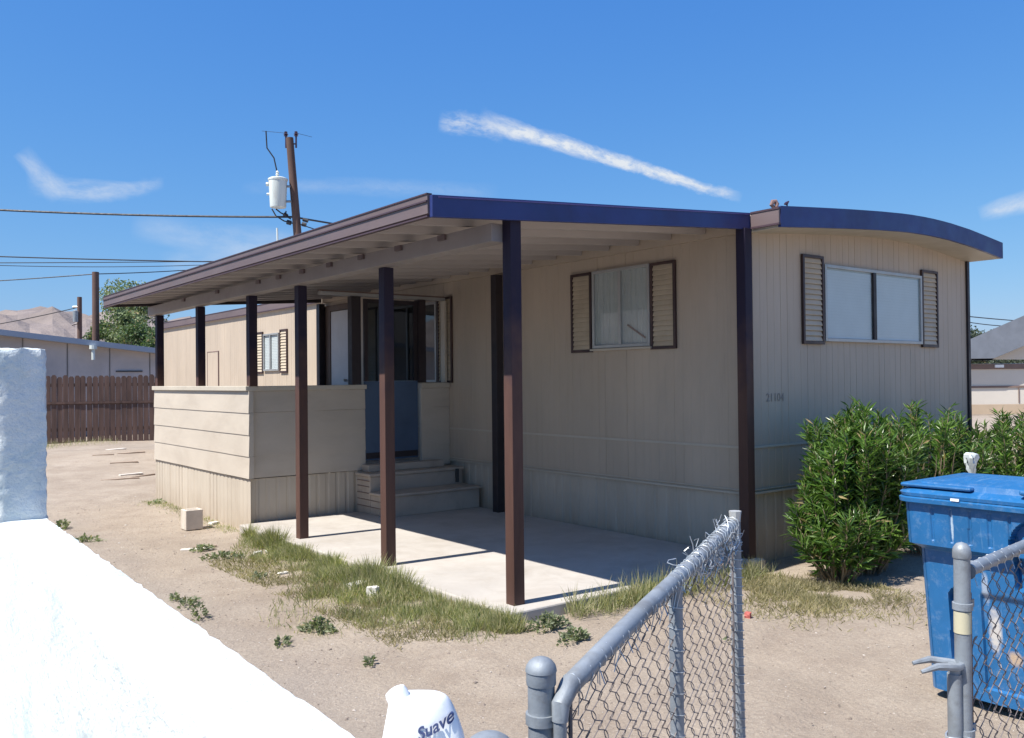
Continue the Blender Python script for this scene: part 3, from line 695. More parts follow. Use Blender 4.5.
b = MB(); diamond(b, (B.x+.06, B.y, 0), fd, 3.0, .02, 0, .085, .0017, top=lambda s: (.80 if s < .12 else .99), nrm=fn, seed=9)
b.build('mesh', m_wire, fen, smooth=True)
b = MB()
for i in range(14):
    s = .10+i*.07; c0 = B+fd*s+Vector((0, 0, 1.0)); b.tube([c0+Vector((0, .022*math.cos(t_), .022*math.sin(t_)))+fd*t_*.006 for t_ in (0, 1, 2, 3, 4, 5, 6)]+[c0+Vector((0.02, 0, -.06))], .0014, 5, False)
b.build('tie_wire', m_silver, fen, smooth=True)
# second pipe beside the post with the fork latch
lx = -Vector((CR.x, CR.y, 0)).normalized(); q0 = B+lx*.036+Vector((-.004, -.01, 0))
b = MB(); b.tube([(q0.x, q0.y, -.1), (q0.x, q0.y, .70)], .021, 16); b.build('latch_pipe', m_galv, fen, smooth=True)
b = MB(); cc = q0+Vector((0, 0, .725))
arm = lx*.105; sid = Vector((-CF.x, -CF.y, 0)).normalized()
b.tube([cc+sid*.024+arm*1.05+Vector((0, 0, -.012)), cc+sid*.026+arm*.6+Vector((0, 0, .004)), cc+sid*.022, cc+sid*.0-lx*.03+Vector((0, 0, .0)), cc-sid*.024, cc-sid*.026+arm*.6+Vector((0, 0, .01)), cc-sid*.022+arm*1.1+Vector((0, 0, .0))], [.006, .011, .012, .013, .012, .011, .006], 8)
b.tube([cc+Vector((0, 0, -.07)), cc+Vector((0, 0, .004))], .018, 10)
b.build('fork_latch', m_galv, fen, smooth=True)
b = MB()
for i in range(12):
    b.tube([B+lx*.018+Vector((.034*math.cos(t_)*1.25, .034*math.sin(t_), .50+.006*math.sin(t_+i)+i*.0015)) for t_ in np.linspace(0, 6.28, 14)], .0035, 5, False) if i % 4 == 0 else None
b.build('wire_loop', m_silver, fen)

# ------------------------------------------------------------------ bottle on the wall end
bc = Vector((-5.697, -3.859, 1.049)); BS = .917; bo = empty('bottle', bc); tag(bo, 'crumpled white plastic bottle with dark blue script standing on the white wall', 'bottle')
ax1 = Vector((CR.x, CR.y, 0)).normalized(); ax2 = Vector((-CF.x, -CF.y, 0)).normalized()
prof = [(0, .052, .030, .006), (.008, .057, .034, .006), (.05, .060, .036, .005), (.10, .0595, .036, .003), (.13, .054, .0355, .0005), (.155, .047, .034, -.001), (.172, .041, .030, -.003), (.180, .037, .025, -.005), (.1825, .030, .018, -.006)]
prof = [tuple(q*BS for q in r_) for r_ in prof]
n = 40; vs = []; fs = []
for i, (z, ra, rb, ox) in enumerate(prof):
    for kk in range(n):
        a = 2*math.pi*kk/n; cx_, sy = math.cos(a), math.sin(a); e = .75
        ca = math.copysign(abs(cx_)**e, cx_)*ra; sa = math.copysign(abs(sy)**e, sy)*rb
        wv = .0022*math.sin(a*3+z*60)+.0016*math.sin(a*5-z*95) if 1 < i < 8 else 0
        p = bc+ax1*(ca*(1+wv*12)+ox)+ax2*(sa+wv)+Vector((0, 0, z)); vs.append(p)
for i in range(len(prof)-1):
    for kk in range(n): fs.append((i*n+kk, i*n+(kk+1) % n, (i+1)*n+(kk+1) % n, (i+1)*n+kk))
fs += [tuple(range(n))[::-1], tuple((len(prof)-1)*n+kk for kk in range(n))]
b = MB(); b.add(vs, fs); bb_ = b.build('body', m_bottle, bo, smooth=True)
ss = bb_.modifiers.new('sub', 'SUBSURF'); ss.levels = 1; ss.render_levels = 1
def text(parent, body, size, loc, ax, ay, mat, name, ext=.0004):
    c_ = bpy.data.curves.new(name, 'FONT'); c_.body = body; c_.size = size; c_.extrude = ext; c_.shear = .35; c_.offset = .0004; c_.materials.append(mat)
    o = bpy.data.objects.new(name, c_); COL.objects.link(o); o.parent = parent
    az = Vector(ax).cross(Vector(ay)).normalized(); mm_ = Matrix.Identity(4)
    for i_, v_ in enumerate((ax, ay, az)):
        for j_ in range(3): mm_[j_][i_] = v_[j_]
    mm_.translation = Vector(loc)-wloc(parent); o.matrix_basis = mm_; return to_mesh(o)
ca_, sa_ = math.cos(rad(24)), math.sin(rad(24)); up = Vector((0, 0, 1))
tx = (ax1*ca_+up*sa_).normalized(); ty = (up*ca_-ax1*sa_).normalized()
b = MB(); cc_ = bc-ax1*.0285+Vector((0, 0, .163)); cd_ = (Vector((0, 0, 1))-ax1*.5).normalized()
b.tube([cc_-cd_*.01, cc_+cd_*.006, cc_+cd_*.011, cc_+cd_*.013], [.0138, .0142, .0124, .0075], 18); b.build('cap', m_bottle, bo, smooth=True)
lg = text(bo, 'Suave', .0198, bc-ax1*.001+ax2*.05+up*.124, tx, ty, m_ink, 'logo')
def wrap(o):                                                          # lay the print on the curved front of the bottle
    zs_, ra_, rb_, ox_ = zip(*prof); mw_ = o.matrix_basis.copy(); mi = mw_.inverted(); base = wloc(bo)
    for v in o.data.vertices:
        p = mw_ @ v.co + base - bc; a_ = p.dot(ax1); z = p.z
        A_, B_, X_ = (float(np.interp(z, zs_, q)) for q in (ra_, rb_, ox_)); t_ = min(.97, abs(a_-X_)/A_)
        d_ = B_*(max(0., 1-t_**(2/.75)))**(.75/2)
        dd = d_+.0012+(.0006 if v.co.z > 0 else 0)
        v.co = mi @ (bc+ax1*a_+ax2*dd+Vector((0, 0, z))-base)
wrap(lg)
b = MB(); nn = 24; c0 = bc+ax1*.037+up*.103
ring = [(0, 0)]+[(q*math.cos(t_), q*math.sin(t_)) for q in (.006, .012, .015) for t_ in np.linspace(0, 2*math.pi, nn+1)[:-1]]
b.add([c0+ax1*x_+up*y_+ax2*.05 for x_, y_ in ring], [(0, 1+i, 1+(i+1) % nn) for i in range(nn)]+[(1+k_*nn+i, 1+(k_+1)*nn+i, 1+(k_+1)*nn+(i+1) % nn, 1+k_*nn+(i+1) % nn) for k_ in range(2) for i in range(nn)])
wrap(b.build('label_dot', m_cyan, bo))

# ------------------------------------------------------------------ blue recycling cart
bx0 = Vector((-1.66, -2.915, 0)); rc = empty('recycling_bin', bx0); tag(rc, 'scuffed blue wheeled recycling bin with closed lid beside the oleander bush', 'recycling bin')
HX, HY = .33, .46                                                    # half width (x), half length (y) at the rim
def cartpt(u, z):
    """u: 0..4 around the body; returns local point. side 0 faces -x"""
    t = z/.98
    hx = HX-.075*(1-t); hy = HY-.03*(1-t); rc_ = .07
    # rounded rectangle perimeter
    side = int(u) % 4; f = u-int(u)
    s = -1+2*f
    def rr_(hx, hy): return hx, hy
    inset = 0.
    if z < .735: inset = .055
    elif z < .765: inset = .055*(.765-z)/.03
    if side in (0, 2): a, bq = hy-inset*.6, hx-inset
    else: a, bq = hx-inset, hy-inset*.6
    p = s*a; dd = bq
    cr = .06
    if abs(p) > a-cr:
        q = (abs(p)-(a-cr))/cr; dd = bq-cr*(1-math.sqrt(max(0, 1-q*q)))*.75; 
    if side == 0:
        y_ = -p                                                       # runs +y -> -y
        # vertical ribs on the collar
        if .79 < z < .955:
            for ry in (.31, .22, .13, .04, -.05, -.14): 
                if abs(y_-ry) < .007: dd -= .006
        # inverted U handle recess near the back
        ry, rz = y_+.19, z-.80
        if z > .60:
            rr2 = math.hypot(ry, rz)/.15 if rz > 0 else abs(ry)/.15
            if .70 < rr2 < 1.: dd -= .05
        # recessed channels in the lower body
        if z < .60 and .10 < z:
            if .205 < y_ < .275 and .20 < z < .53 + .03*math.cos((y_-.24)/.035*1.57): dd -= .045
        if .10 < z < .56 and -.34 < y_ < .12: dd -= .018*min(1, (.56-z)/.03)
        return (-dd, y_, z)
    if side == 1: return (-(-p) if False else p, -dd, z)
    if side == 2: return (dd, p, z)
    return (-p, dd, z)
zr = list(np.linspace(.03, .73, 90))+[.733, .736, .75, .765, .768]+list(np.linspace(.775, .985, 44))
NU = 160; vs = []; fs = []; tot = 4*NU
for z in zr:
    for i in range(tot): 
        p = cartpt(i/NU, z); vs.append((bx0.x+p[0], bx0.y+p[1], p[2]))
for j in range(len(zr)-1):
    for i in range(tot): fs.append((j*tot+i, j*tot+(i+1) % tot, (j+1)*tot+(i+1) % tot, (j+1)*tot+i))
fs.append(tuple(range(tot))[::-1])
b = MB(); b.add(vs, fs); b.build('body', m_bin, rc, smooth=True)
def rrect(hx, hy, r, n=6):
    pts = []
    for cx_, cy_, a0 in ((hx-r, hy-r, 0), (-hx+r, hy-r, 90), (-hx+r, -hy+r, 180), (hx-r, -hy+r, 270)):
        for i in range(n+1): a = rad(a0+90*i/n); pts.append((cx_+r*math.cos(a), cy_+r*math.sin(a)))
    return pts
def layered(mb, lays, c):
    n = None; base = len(mb.v)
    for pts, z, oy in lays:
        n = len(pts)
        for p in pts: mb.v.append((c.x+p[0], c.y+p[1]+oy, z(p) if callable(z) else z))
    for j in range(len(lays)-1):
        for i in range(n): mb.f.append((base+j*n+i, base+j*n+(i+1) % n, base+(j+1)*n+(i+1) % n, base+(j+1)*n+i))
    mb.f.append(tuple(base+i for i in range(n))[::-1]); mb.f.append(tuple(base+(len(lays)-1)*n+i for i in range(n)))
b = MB(); layered(b, [(rrect(HX+.012, HY+.012, .07), .972, 0), (rrect(HX+.028, HY+.028, .08), .975, 0), (rrect(HX+.030, HY+.030, .08), .995, 0), (rrect(HX+.016, HY+.018, .08), 1.002, 0)], bx0); b.build('rim', m_bin, rc, smooth=True)
b = MB(); lid = [(rrect(HX+.02, HY+.022, .08), 1.004, 0), (rrect(HX+.022, HY+.03, .08), 1.020, 0), (rrect(HX+.0, HY+.01, .08), 1.036, 0), (rrect(HX-.035, HY-.02, .07), lambda p: 1.044, 0), (rrect(HX-.045, HY-.05, .07), lambda p: 1.075-.012*abs(p[1]), 0), (rrect(HX-.2, HY-.2, .05), lambda p: 1.090-.01*abs(p[1]), 0)]
layered(b, lid, bx0); ld = b.build('lid', m_bin, rc, smooth=True)
b = MB(); b.box(bx0.x-HX-.002, bx0.x+HX+.002, bx0.y+HY-.34+.0, bx0.y+HY+.008, 1.046, 1.066); b.box(bx0.x-HX-.02, bx0.x+HX+.02, bx0.y-HY-.03, bx0.y-.10, 1.052, 1.078); b.build('lid_panel', m_bin, ld, bevel=.01)
b = MB(); b.box(bx0.x-HX-.034, bx0.x-HX-.028, bx0.y+.16, bx0.y+.20, 1.0, 1.012); b.build('sticker', m_bottle, ld)
for sx_ in (-1, 1):
    b = MB(); cx_ = bx0.x+sx_*(HX-.045); b.tube([(cx_-.03, bx0.y-HY+.06, .13), (cx_+.03, bx0.y-HY+.06, .13)], .13, 28); b.build('wheel', m_rubber, rc, smooth=True)
b = MB(); b.tube([(bx0.x-HX+.05, bx0.y-HY-.06, .96), (bx0.x+HX-.05, bx0.y-HY-.06, .96)], .016, 12); b.tube([(bx0.x-HX+.08, bx0.y-HY-.06, .96), (bx0.x-HX+.08, bx0.y-HY+.02, .97)], .014, 8); b.tube([(bx0.x+HX-.08, bx0.y-HY-.06, .96), (bx0.x+HX-.08, bx0.y-HY+.02, .97)], .014, 8); b.build('handle', m_bin, rc, smooth=True)

# ------------------------------------------------------------------ leaf clouds
def leaves_mesh(P_, D_, Ln, Wd, name, mat, parent=None, bend=.04):
    """P_ points, D_ unit directions, Ln lengths, Wd widths -> folded lance leaves, four triangles each"""
    n = len(P_); D_ = D_/np.linalg.norm(D_, axis=1)[:, None]
    r = rng.normal(size=(n, 3)); S = np.cross(D_, r); S /= np.linalg.norm(S, axis=1)[:, None]+1e-9; U_ = np.cross(S, D_)
    flip = np.sign(U_[:, 2:3]+1e-6); U_ = U_*flip
    a = P_; mid = P_+D_*Ln[:, None]*.5-U_*0; tip = P_+D_*Ln[:, None]-U_*(Ln*bend)[:, None]
    l = mid+S*Wd[:, None]*.5+U_*(Wd*.18)[:, None]; r2 = mid-S*Wd[:, None]*.5+U_*(Wd*.18)[:, None]
    V = np.stack([a, l, tip, r2], 1).reshape(-1, 3)
    i = np.arange(n)*4; Fc = np.concatenate([np.stack([i, i+1, i+2], 1), np.stack([i, i+2, i+3], 1)])
    off = np.array(wloc(parent)) if parent else 0
    me = bpy.data.meshes.new(name); me.from_pydata((V-off).tolist(), [], Fc.tolist()); me.materials.append(mat)
    o = bpy.data.objects.new(name, me); COL.objects.link(o)
    if parent: o.parent = parent
    return o
def oleander(c, rx, ry, h, nst, label, seed, spread=1., gap=None, loz=0.08):
    r = np.random.default_rng(seed); root = empty('oleander_bush', c); tag(root, label, 'bush', 'oleander bushes along the end wall')
    stems = MB(); Ps = []; Ds = []; Ls = []
    for s in range(nst):
        a = r.uniform(0, 2*math.pi); q = math.sqrt(r.uniform(.02, 1)); bx_, by_ = c[0]+.35*rx*q*math.cos(a), c[1]+.35*ry*q*math.sin(a)
        tx_, ty_ = c[0]+rx*q*math.cos(a)*spread, c[1]+ry*q*math.sin(a)*spread
        hh = h*(1-.30*q*q)*r.uniform(.55, 1.02) if q > .45 else h*r.uniform(.75, 1.03)
        if q > .7: hh = h*r.uniform(.3, .95)
        pts = []
        for t in np.linspace(0, 1, 7):
            pts.append((bx_+(tx_-bx_)*t**.8+r.normal(0, .012), by_+(ty_-by_)*t**.8+r.normal(0, .012), hh*t**(1.0 if q < .6 else .85)))
        stems.tube(pts, [.009*(1-.7*t) for t in np.linspace(0, 1, 7)], 5, False)
        pa = np.array(pts)
        nw = int(hh/.026)
        for kk in range(nw):
            t = (kk+r.uniform(0, 1))/nw
            if t < loz/hh: continue
            if t < .35 and r.random() < (.55 if q < .6 else .2): continue
            f = t*6; i0 = min(5, int(f)); p = pa[i0]*(1-(f-i0))+pa[i0+1]*(f-i0); ax = pa[i0+1]-pa[i0]; ax /= np.linalg.norm(ax)
            if gap and (p[0]-gap[0])**2+(p[1]-gap[1])**2+(p[2]-gap[2])**2 < gap[3]**2 and r.random() < .85: continue
            for _ in range(4):
                d_ = r.normal(size=3); d_ -= ax*d_.dot(ax); d_ /= np.linalg.norm(d_)+1e-9
                d_ = d_*r.uniform(.5, 1.)+ax*r.uniform(.25, 1.1); Ps.append(p+r.normal(0, .008, 3)); Ds.append(d_); Ls.append(r.uniform(.065, .15)*(1. if t < .9 else .85))
    Ps, Ds, Ls = np.array(Ps), np.array(Ds), np.array(Ls); Ds /= np.linalg.norm(Ds, axis=1)[:, None]
    ok = (Ps[:, 1]+Ds[:, 1]*Ls < -.045) | (Ps[:, 0] > W+.15); Ps, Ds, Ls = Ps[ok], Ds[ok], Ls[ok]
    leaves_mesh(Ps, Ds, Ls, Ls*r.uniform(.13, .19, len(Ls)), 'foliage', m_leaf, root); stems.build('stem', m_stem, root)
    return root
oleander((.50, -.72, 0), .60, .52, 1.36, 150, 'dense green oleander bush in front of the end wall left of the blue bin', 21)
oleander((.06, -.80, 0), .38, .40, .62, 60, 'low green oleander clump at the foot of the tall bush nearest the corner post', 27)
oleander((1.75, -.72, 0), .85, .50, 1.31, 80, 'dark green oleander bush partly hidden by the lid of the blue bin', 22, gap=(1.15, -1.0, .72, .30), loz=.3)
oleander((3.35, -.75, 0), .85, .45, 1.20, 58, 'green oleander bush below the right end of the end wall', 23, loz=.3)
oleander((5.0, -.45, 0), .9, .55, 1.20, 70, 'loose green oleander bush past the corner of the home beside a wooden stake', 24)
p = at(1016, 470, 9.6); b = MB(); b.box(p.x-.025, p.x+.025, p.y-.025, p.y+.025, 0, .98); tag(b.build('wooden_stake', M('grey_stake_wood', (.42, .38, .32), .85), bevel=.004), 'thin grey wooden stake standing in the bushes behind the blue bin', 'stake')
# crumpled translucent cup caught in the leaves
p = at(971, 463, 7.4); b = MB(); vs = []; n = 18
for i, (z, r_) in enumerate(((-.10, .018), (-.05, .034), (0, .040), (.045, .046), (.075, .044), (.09, .022))):
    for kk in range(n): a = 2*math.pi*kk/n; q = r_*(1+.32*math.sin(3*a+i*1.3)+.22*math.sin(7*a+i*2.1)+.15*math.sin(11*a-i)); vs.append(p+Vector((q*math.cos(a)-z*.25, q*math.sin(a), z)))
b.add(vs, [(i*n+kk, i*n+(kk+1) % n, (i+1)*n+(kk+1) % n, (i+1)*n+kk) for i in range(5) for kk in range(n)]+[tuple(range(n))]); 
tag(b.build('plastic_bag', M('thin_white_plastic', (.62, .68, .70), .4), smooth=True), 'crumpled white plastic bag caught in the leaves behind the bin lid', 'bag')

# ------------------------------------------------------------------ grass, weeds, gravel
def inside_blocked(x, y):
    return (x > -2.76) & (x < -.02) & (y > -.2) & (y < 4.6) | (x > -2.66) & (x < 4) & (y > 4.5) & (y < 8) | (x > -.02) & (x < 4) & (y > -.02)
def grass(name, pts, hmin, hmax, mat, lab, cat='grass', wmul=1., lean=.5):
    pts = np.array(pts); n = len(pts); z = gz(pts[:, 0], pts[:, 1])-.01
    P_ = np.column_stack([pts[:, 0], pts[:, 1], z]); D_ = rng.normal(size=(n, 3))*lean; D_[:, 2] = 1.
    D_ /= np.linalg.norm(D_, axis=1)[:, None]
    Ln = rng.uniform(hmin, hmax, n)*pts[:, 2]; o = leaves_mesh(P_, D_, Ln, np.full(n, .0052*wmul)*rng.uniform(.7, 1.4, n), name, mat, bend=.0)
    tag(o, lab, cat, kind='stuff'); return o
pts = []
def band(n, f):
    c_ = 0
    while c_ < n:
        q = f()
        if q is None: continue
        if inside_blocked(np.array(q[0]), np.array(q[1])): continue
        pts.append(q); c_ += 1
def slabedge():
    y = random.uniform(-.35, 4.25); wdt = .50+.22*math.sin(y*2.1)+.2*math.sin(y*.9+1)
    if y < .3: wdt *= .6
    if 3.3 < y: wdt *= max(.1, (4.3-y)/1.2)
    t = random.random()**1.5; x = -2.75-t*wdt
    cl = float(vn(x, y, .16, 12))
    if random.random() < .10: t2 = random.random()**1.3*1.35; return (-2.75-t2*wdt, y+random.gauss(0, .05), .55)
    if cl < .20+.5*t: return None
    return (x, y, (1.15-.75*t)*(.55+.7*cl)*(1.25 if abs(y-1.5) < .5 or y > 3.4 and y < 4.5 else .8))
band(26000, slabedge)
g1 = grass('grass', pts, .05, .19, m_grass, 'green and straw coloured grass growing along the edge of the patio slab', wmul=1.)
pts = []
band(1800, lambda: (lambda x, y: (x, y, .8+.6*float(vn(x, y, .1, 4))) if vn(x, y, .12, 5) > .35 else None)(random.uniform(-2.3, -.2), -.22-abs(random.gauss(0, .09))))
band(300, lambda: (random.gauss(-1.55, .22), -.24-abs(random.gauss(0, .07)), 1.5))
band(900, lambda: (random.uniform(-2.62, -2.95) if False else -2.66-abs(random.gauss(0, .10)), random.uniform(4.7, 8), .35))
band(700, lambda: (random.uniform(-4, 0), 20.9+random.uniform(-.9, .5), 1.3))
band(500, lambda: (random.gauss(-2.3, .3), 20.3+random.uniform(-.9, .5), 1.5))
grass('grass', pts, .07, .2, m_grass, 'sparse green grass tufts at the front of the slab and below the porch')
pts = []
def dry():
    x, y = min(.1, random.gauss(-.45, .36)), random.gauss(-.85, .33)
    if y > -.2 or vn(x, y, .2, 7) < .33 or vn(x, y, .7, 8) < .2: return None
    return (x, y, .5+.6*float(vn(x, y, .15, 9)))
band(9000, dry)
def dry2():
    y = random.uniform(-.2, 3.3); x = -3.05-random.random()**1.5*.5
    if vn(x, y, .2, 17) < .45: return None
    return (x, y, .7)
band(6000, dry2)
grass('dry_grass', pts, .035, .12, m_drygrass, 'short dry straw coloured grass in front of the bush and out past the green strip', wmul=1.1, lean=.9)
# weeds: one thing each where they can be counted
def weed(px, py, r_, n, lab, h=.07, flat=.5, grp='low weeds on the bare dirt'):
    dd = ray(px, py); t = -1.6/dd.z; q = CP+dd*t; root_z = float(gz(q.x, q.y))
    P_ = []; D_ = []; L_ = []
    for _ in range(n):
        a = random.uniform(0, 6.283); rr_ = r_*math.sqrt(random.random())*(.7+.5*math.sin(a*2+px)); P_.append((q.x+rr_*math.cos(a), q.y+rr_*math.sin(a), root_z+random.uniform(0, h)*(1-rr_/r_/1.6))); D_.append((math.cos(a)*random.uniform(.2, 1)+random.gauss(0, .3), math.sin(a)*random.uniform(.2, 1)+random.gauss(0, .3), random.uniform(.0, flat+.3))); L_.append(random.uniform(.02, .045))
    L_ = np.array(L_); o = leaves_mesh(np.array(P_), np.array(D_), L_, L_*.55, 'weed', m_weed); tag(o, lab, 'weed', grp)
weed(318, 631, .10, 260, 'darker round weed alone in the dirt between the white wall and the grass strip', .09)
weed(282, 643, .08, 60, 'small thin weed just left of the round weed in the dirt', .03)
weed(188, 606, .10, 90, 'grey green sprawling weed beside the white wall edge', .06)
weed(370, 664, .04, 40, 'tiny dark weed in the dirt above the white bottle', .03)
weed(548, 628, .13, 300, 'leafy green weed in front of the slab corner post', .10)
weed(573, 640, .10, 200, 'leafy green weed beside the gate rail in front of the slab', .08)
weed(202, 549, .11, 140, 'low weed at the foot of the concrete block', .06)
weed(222, 556, .16, 220, 'patchy weed spread between the concrete block and the porch corner', .06)
weed(158, 503, .12, 90, 'low weed at the far side of the concrete block by the skirting', .06)
weed(175, 600, .05, 40, 'tiny weed growing at the shadowed foot of the white wall', .05)
weed(258, 577, .07, 60, 'small blue green weed at the left end of the grass strip', .05)
weed(62, 527, .12, 200, 'dark weed growing behind the wall right beside the white pillar', .10, .7, 'dark weeds along the white wall')
weed(84, 541, .16, 200, 'wider dark weed along the white wall a step from the pillar', .07, .6, 'dark weeds along the white wall')
weed(200, 618, .10, 70, 'leafy dark weed beside the middle of the white wall edge', .10, .7, 'dark weeds along the white wall')
weed(728, 640, .05, 0+12, 'tiny weed beyond the far corner of the gate', .02)
# gravel
def gravel():
    vs = []; fs = []; n = 7000; base = np.array([(0, 0, 1), (1, 0, 0), (0, 1, 0), (-1, 0, 0), (0, -1, 0), (0, 0, -1)], float); bf = [(0, 1, 2), (0, 2, 3), (0, 3, 4), (0, 4, 1), (5, 2, 1), (5, 3, 2), (5, 4, 3), (5, 1, 4)]
    c_ = 0
    while c_ < n:
        t = random.random(); x = random.uniform(-5.2, 1.2) if t < .8 else random.uniform(-5, -2.7); y = random.uniform(-3.6, 9)
        if inside_blocked(np.array(x), np.array(y)): continue
        s = .003+.004*random.random()+ (.010*random.random() if random.random() < .04 else 0)
        q = base*np.array([s*random.uniform(.7, 1.4), s*random.uniform(.7, 1.4), s*.6])+rng.normal(0, s*.12, (6, 3)); a = random.random()*6.28
        R_ = np.array([[math.cos(a), -math.sin(a), 0], [math.sin(a), math.cos(a), 0], [0, 0, 1]]); q = q@R_.T+np.array([x, y, float(gz(x, y))+s*.15]); k0 = len(vs); vs += q.tolist(); fs += [tuple(k0+i for i in f) for f in bf]; c_ += 1
    gm = bpy.data.materials.new('pebble'); gm.use_nodes = True; kk = NT(gm.node_tree); bs_ = gm.node_tree.nodes['Principled BSDF']; g_ = kk.n('ShaderNodeNewGeometry')
    kk.put(bs_.inputs['Base Color'], kk.ramp(g_.outputs['Random Per Island'], [(0, (.15, .12, .10)), (.6, (.30, .25, .21)), (1, (.46, .42, .38))])); bs_.inputs['Roughness'].default_value = .9
    me = bpy.data.meshes.new('gravel'); me.from_pydata(vs, [], fs); me.materials.append(gm); o = bpy.data.objects.new('gravel', me); COL.objects.link(o); tag(o, 'small scattered pebbles on the sandy yard', 'gravel', kind='stuff')
gravel()

# ------------------------------------------------------------------ block, rocks, planks
def gpt(px, py):
    dd = ray(px, py); q = CP+dd*(-1.6/dd.z); return Vector((q.x, q.y, float(gz(q.x, q.y))))
bl = MB(); x0, x1, y0, y1 = -3.10, -2.91, 5.20, 5.38
for a_ in ((x0, x1, y0, y0+.03), (x0, x1, y1-.03, y1), (x0, x0+.03, y0+.03, y1-.03), (x1-.03, x1, y0+.03, y1-.03), (x0+.03, x1-.03, (y0+y1)/2-.015, (y0+y1)/2+.015)): bl.box(*a_, -.03, .19)
bl.box(x0+.031, x1-.031, y0+.031, (y0+y1)/2-.016, -.03, .05); bl.box(x0+.031, x1-.031, (y0+y1)/2+.016, y1-.031, -.03, .05)
tag(bl.build('concrete_block', m_block, bevel=.006), 'hollow grey concrete block standing against the porch skirting', 'block')
def rock(px, py, sx, sy, sz, rz, lab, mat=m_rock, name='rock', grp=None, seed=1):
    import bmesh
    q = gpt(px, py); bm = bmesh.new(); bmesh.ops.create_cube(bm, size=1); bmesh.ops.subdivide_edges(bm, edges=bm.edges, cuts=3, use_grid_fill=True)
    r = random.Random(seed)
    for v in bm.verts:
        v.co = Vector((v.co.x*(1-.25*abs(v.co.z)), v.co.y*(1-.2*abs(v.co.x)), v.co.z)); v.co += Vector((r.gauss(0, .03), r.gauss(0, .03), r.gauss(0, .03))); v.co = Vector((v.co.x*sx, v.co.y*sy, v.co.z*sz))
    me = bpy.data.meshes.new(name); bm.to_mesh(me); bm.free(); me.materials.append(mat); o = bpy.data.objects.new(name, me); COL.objects.link(o); o.location = q+Vector((0, 0, sz*.38)); o.rotation_euler = (0, 0, rz); tag(o, lab, 'rock', grp)
rock(358, 590, .17, .10, .085, .2, 'largest white rock lying in the grass strip near the middle post', seed=2)
rock(373, 598, .07, .08, .11, .7, 'smaller upright white rock right beside the largest rock', seed=3)
rock(214, 522, .12, .07, .03, .4, 'flat white stone at the base of the porch skirting right of the block', seed=4)
rock(258, 553, .10, .04, .04, .5, 'small broken pale stone at the left end of the grass', seed=5)
rock(268, 551, .07, .05, .03, 1.2, 'small flat stone right beside the broken pale stone', seed=6)
rock(283, 572, .09, .04, .02, .1, 'flat pale stone half buried in the grass strip', seed=7)
rock(471, 615, .03, .03, .02, .1, 'tiny white pebble in the grass left of the corner post', seed=8)
rock(748, 615, .05, .04, .04, .4, 'small red stone on the dry grass beyond the gate', M('red_stone', (.45, .12, .10), .7), seed=9)
def plank(px, py, ln, wd, th, rz, lab, mat=m_plank):
    q = gpt(px, py); b = MB(); a = Vector((math.cos(rz), math.sin(rz), .02)); c_ = Vector((-math.sin(rz), math.cos(rz), 0))
    b.obox(q+Vector((0, 0, th*.3)), a*ln/2, c_*wd/2, (0, 0, th/2)); tag(b.build('plank', mat, bevel=.004), lab, 'plank', 'scrap planks on the bare dirt')
plank(197, 548, .30, .07, .02, -.45, 'short white board lying on the dirt in front of the block', m_palepl)
plank(205, 545.5, .22, .03, .02, -.30, 'thin weathered stick lying behind the short white board')
plank(116, 453, .42, .16, .025, .25, 'pale board highest up on the dirt mound by the fence', m_palepl)
plank(103, 462, .40, .07, .025, -.3, 'dark board leftmost on the dirt mound')
plank(131, 460, .55, .07, .03, .0, 'dark board right of the pale board on the mound')
plank(124, 466, .50, .10, .025, -.25, 'dark board across the middle of the dirt mound')
plank(131, 475.5, .40, .09, .025, .15, 'pale board lowest on the dirt mound', m_palepl)
plank(120, 479, .60, .06, .025, -.2, 'thin dark board lowest on the dirt mound')
plank(143, 476, .50, .04, .025, .45, 'long thin stick on the dirt mound nearest the porch')

# ------------------------------------------------------------------ wooden fence behind the yard
fe = empty('wooden_fence', (-3, 21.6, 0)); tag(fe, 'dark brown weathered dog ear board fence across the back of the yard', 'fence')
fa = Vector((-12.8, 26.15, 0)); fb = Vector((9, 18.6, 0)); fdv = (fb-fa); FL = fdv.length; fdv.normalize(); fnv = Vector((fdv.y, -fdv.x, 0))
b = MB(); s = 0; r = random.Random(4)
while s < FL:
    wd = .135; h = 1.83+r.uniform(-.03, .03); q = fa+fdv*s; off = fnv*r.uniform(-.006, .006); tl = r.uniform(-.006, .006)
    vs = []
    for dn in (-.009, .009):
        for (u_, z_) in ((0, -.05), (wd, -.05), (wd+tl, h-.05), (wd-.035, h), (.035, h), (tl, h-.05)): vs.append(q+fdv*u_+fnv*dn+off+Vector((0, 0, z_)))
    b.add(vs, [(0, 1, 2, 3, 4, 5), (11, 10, 9, 8, 7, 6)]+[(i, (i+1) % 6, 6+(i+1) % 6, 6+i) for i in range(6)]); s += .145+(.02 if r.random() < .06 else 0)
b.build('board', m_fence, fe)
b = MB()
for zz in (.35, 1.08, 1.58): b.obox(fa+fdv*FL/2+fnv*(-.05)+Vector((0, 0, zz)), fdv*FL/2, fnv*.02, (0, 0, .045))
b.obox(fa+fdv*FL/2+fnv*(.024)+Vector((0, 0, 1.09)), fdv*FL/2, fnv*.012, (0, 0, .03))
b.build('rail', m_fence, fe)

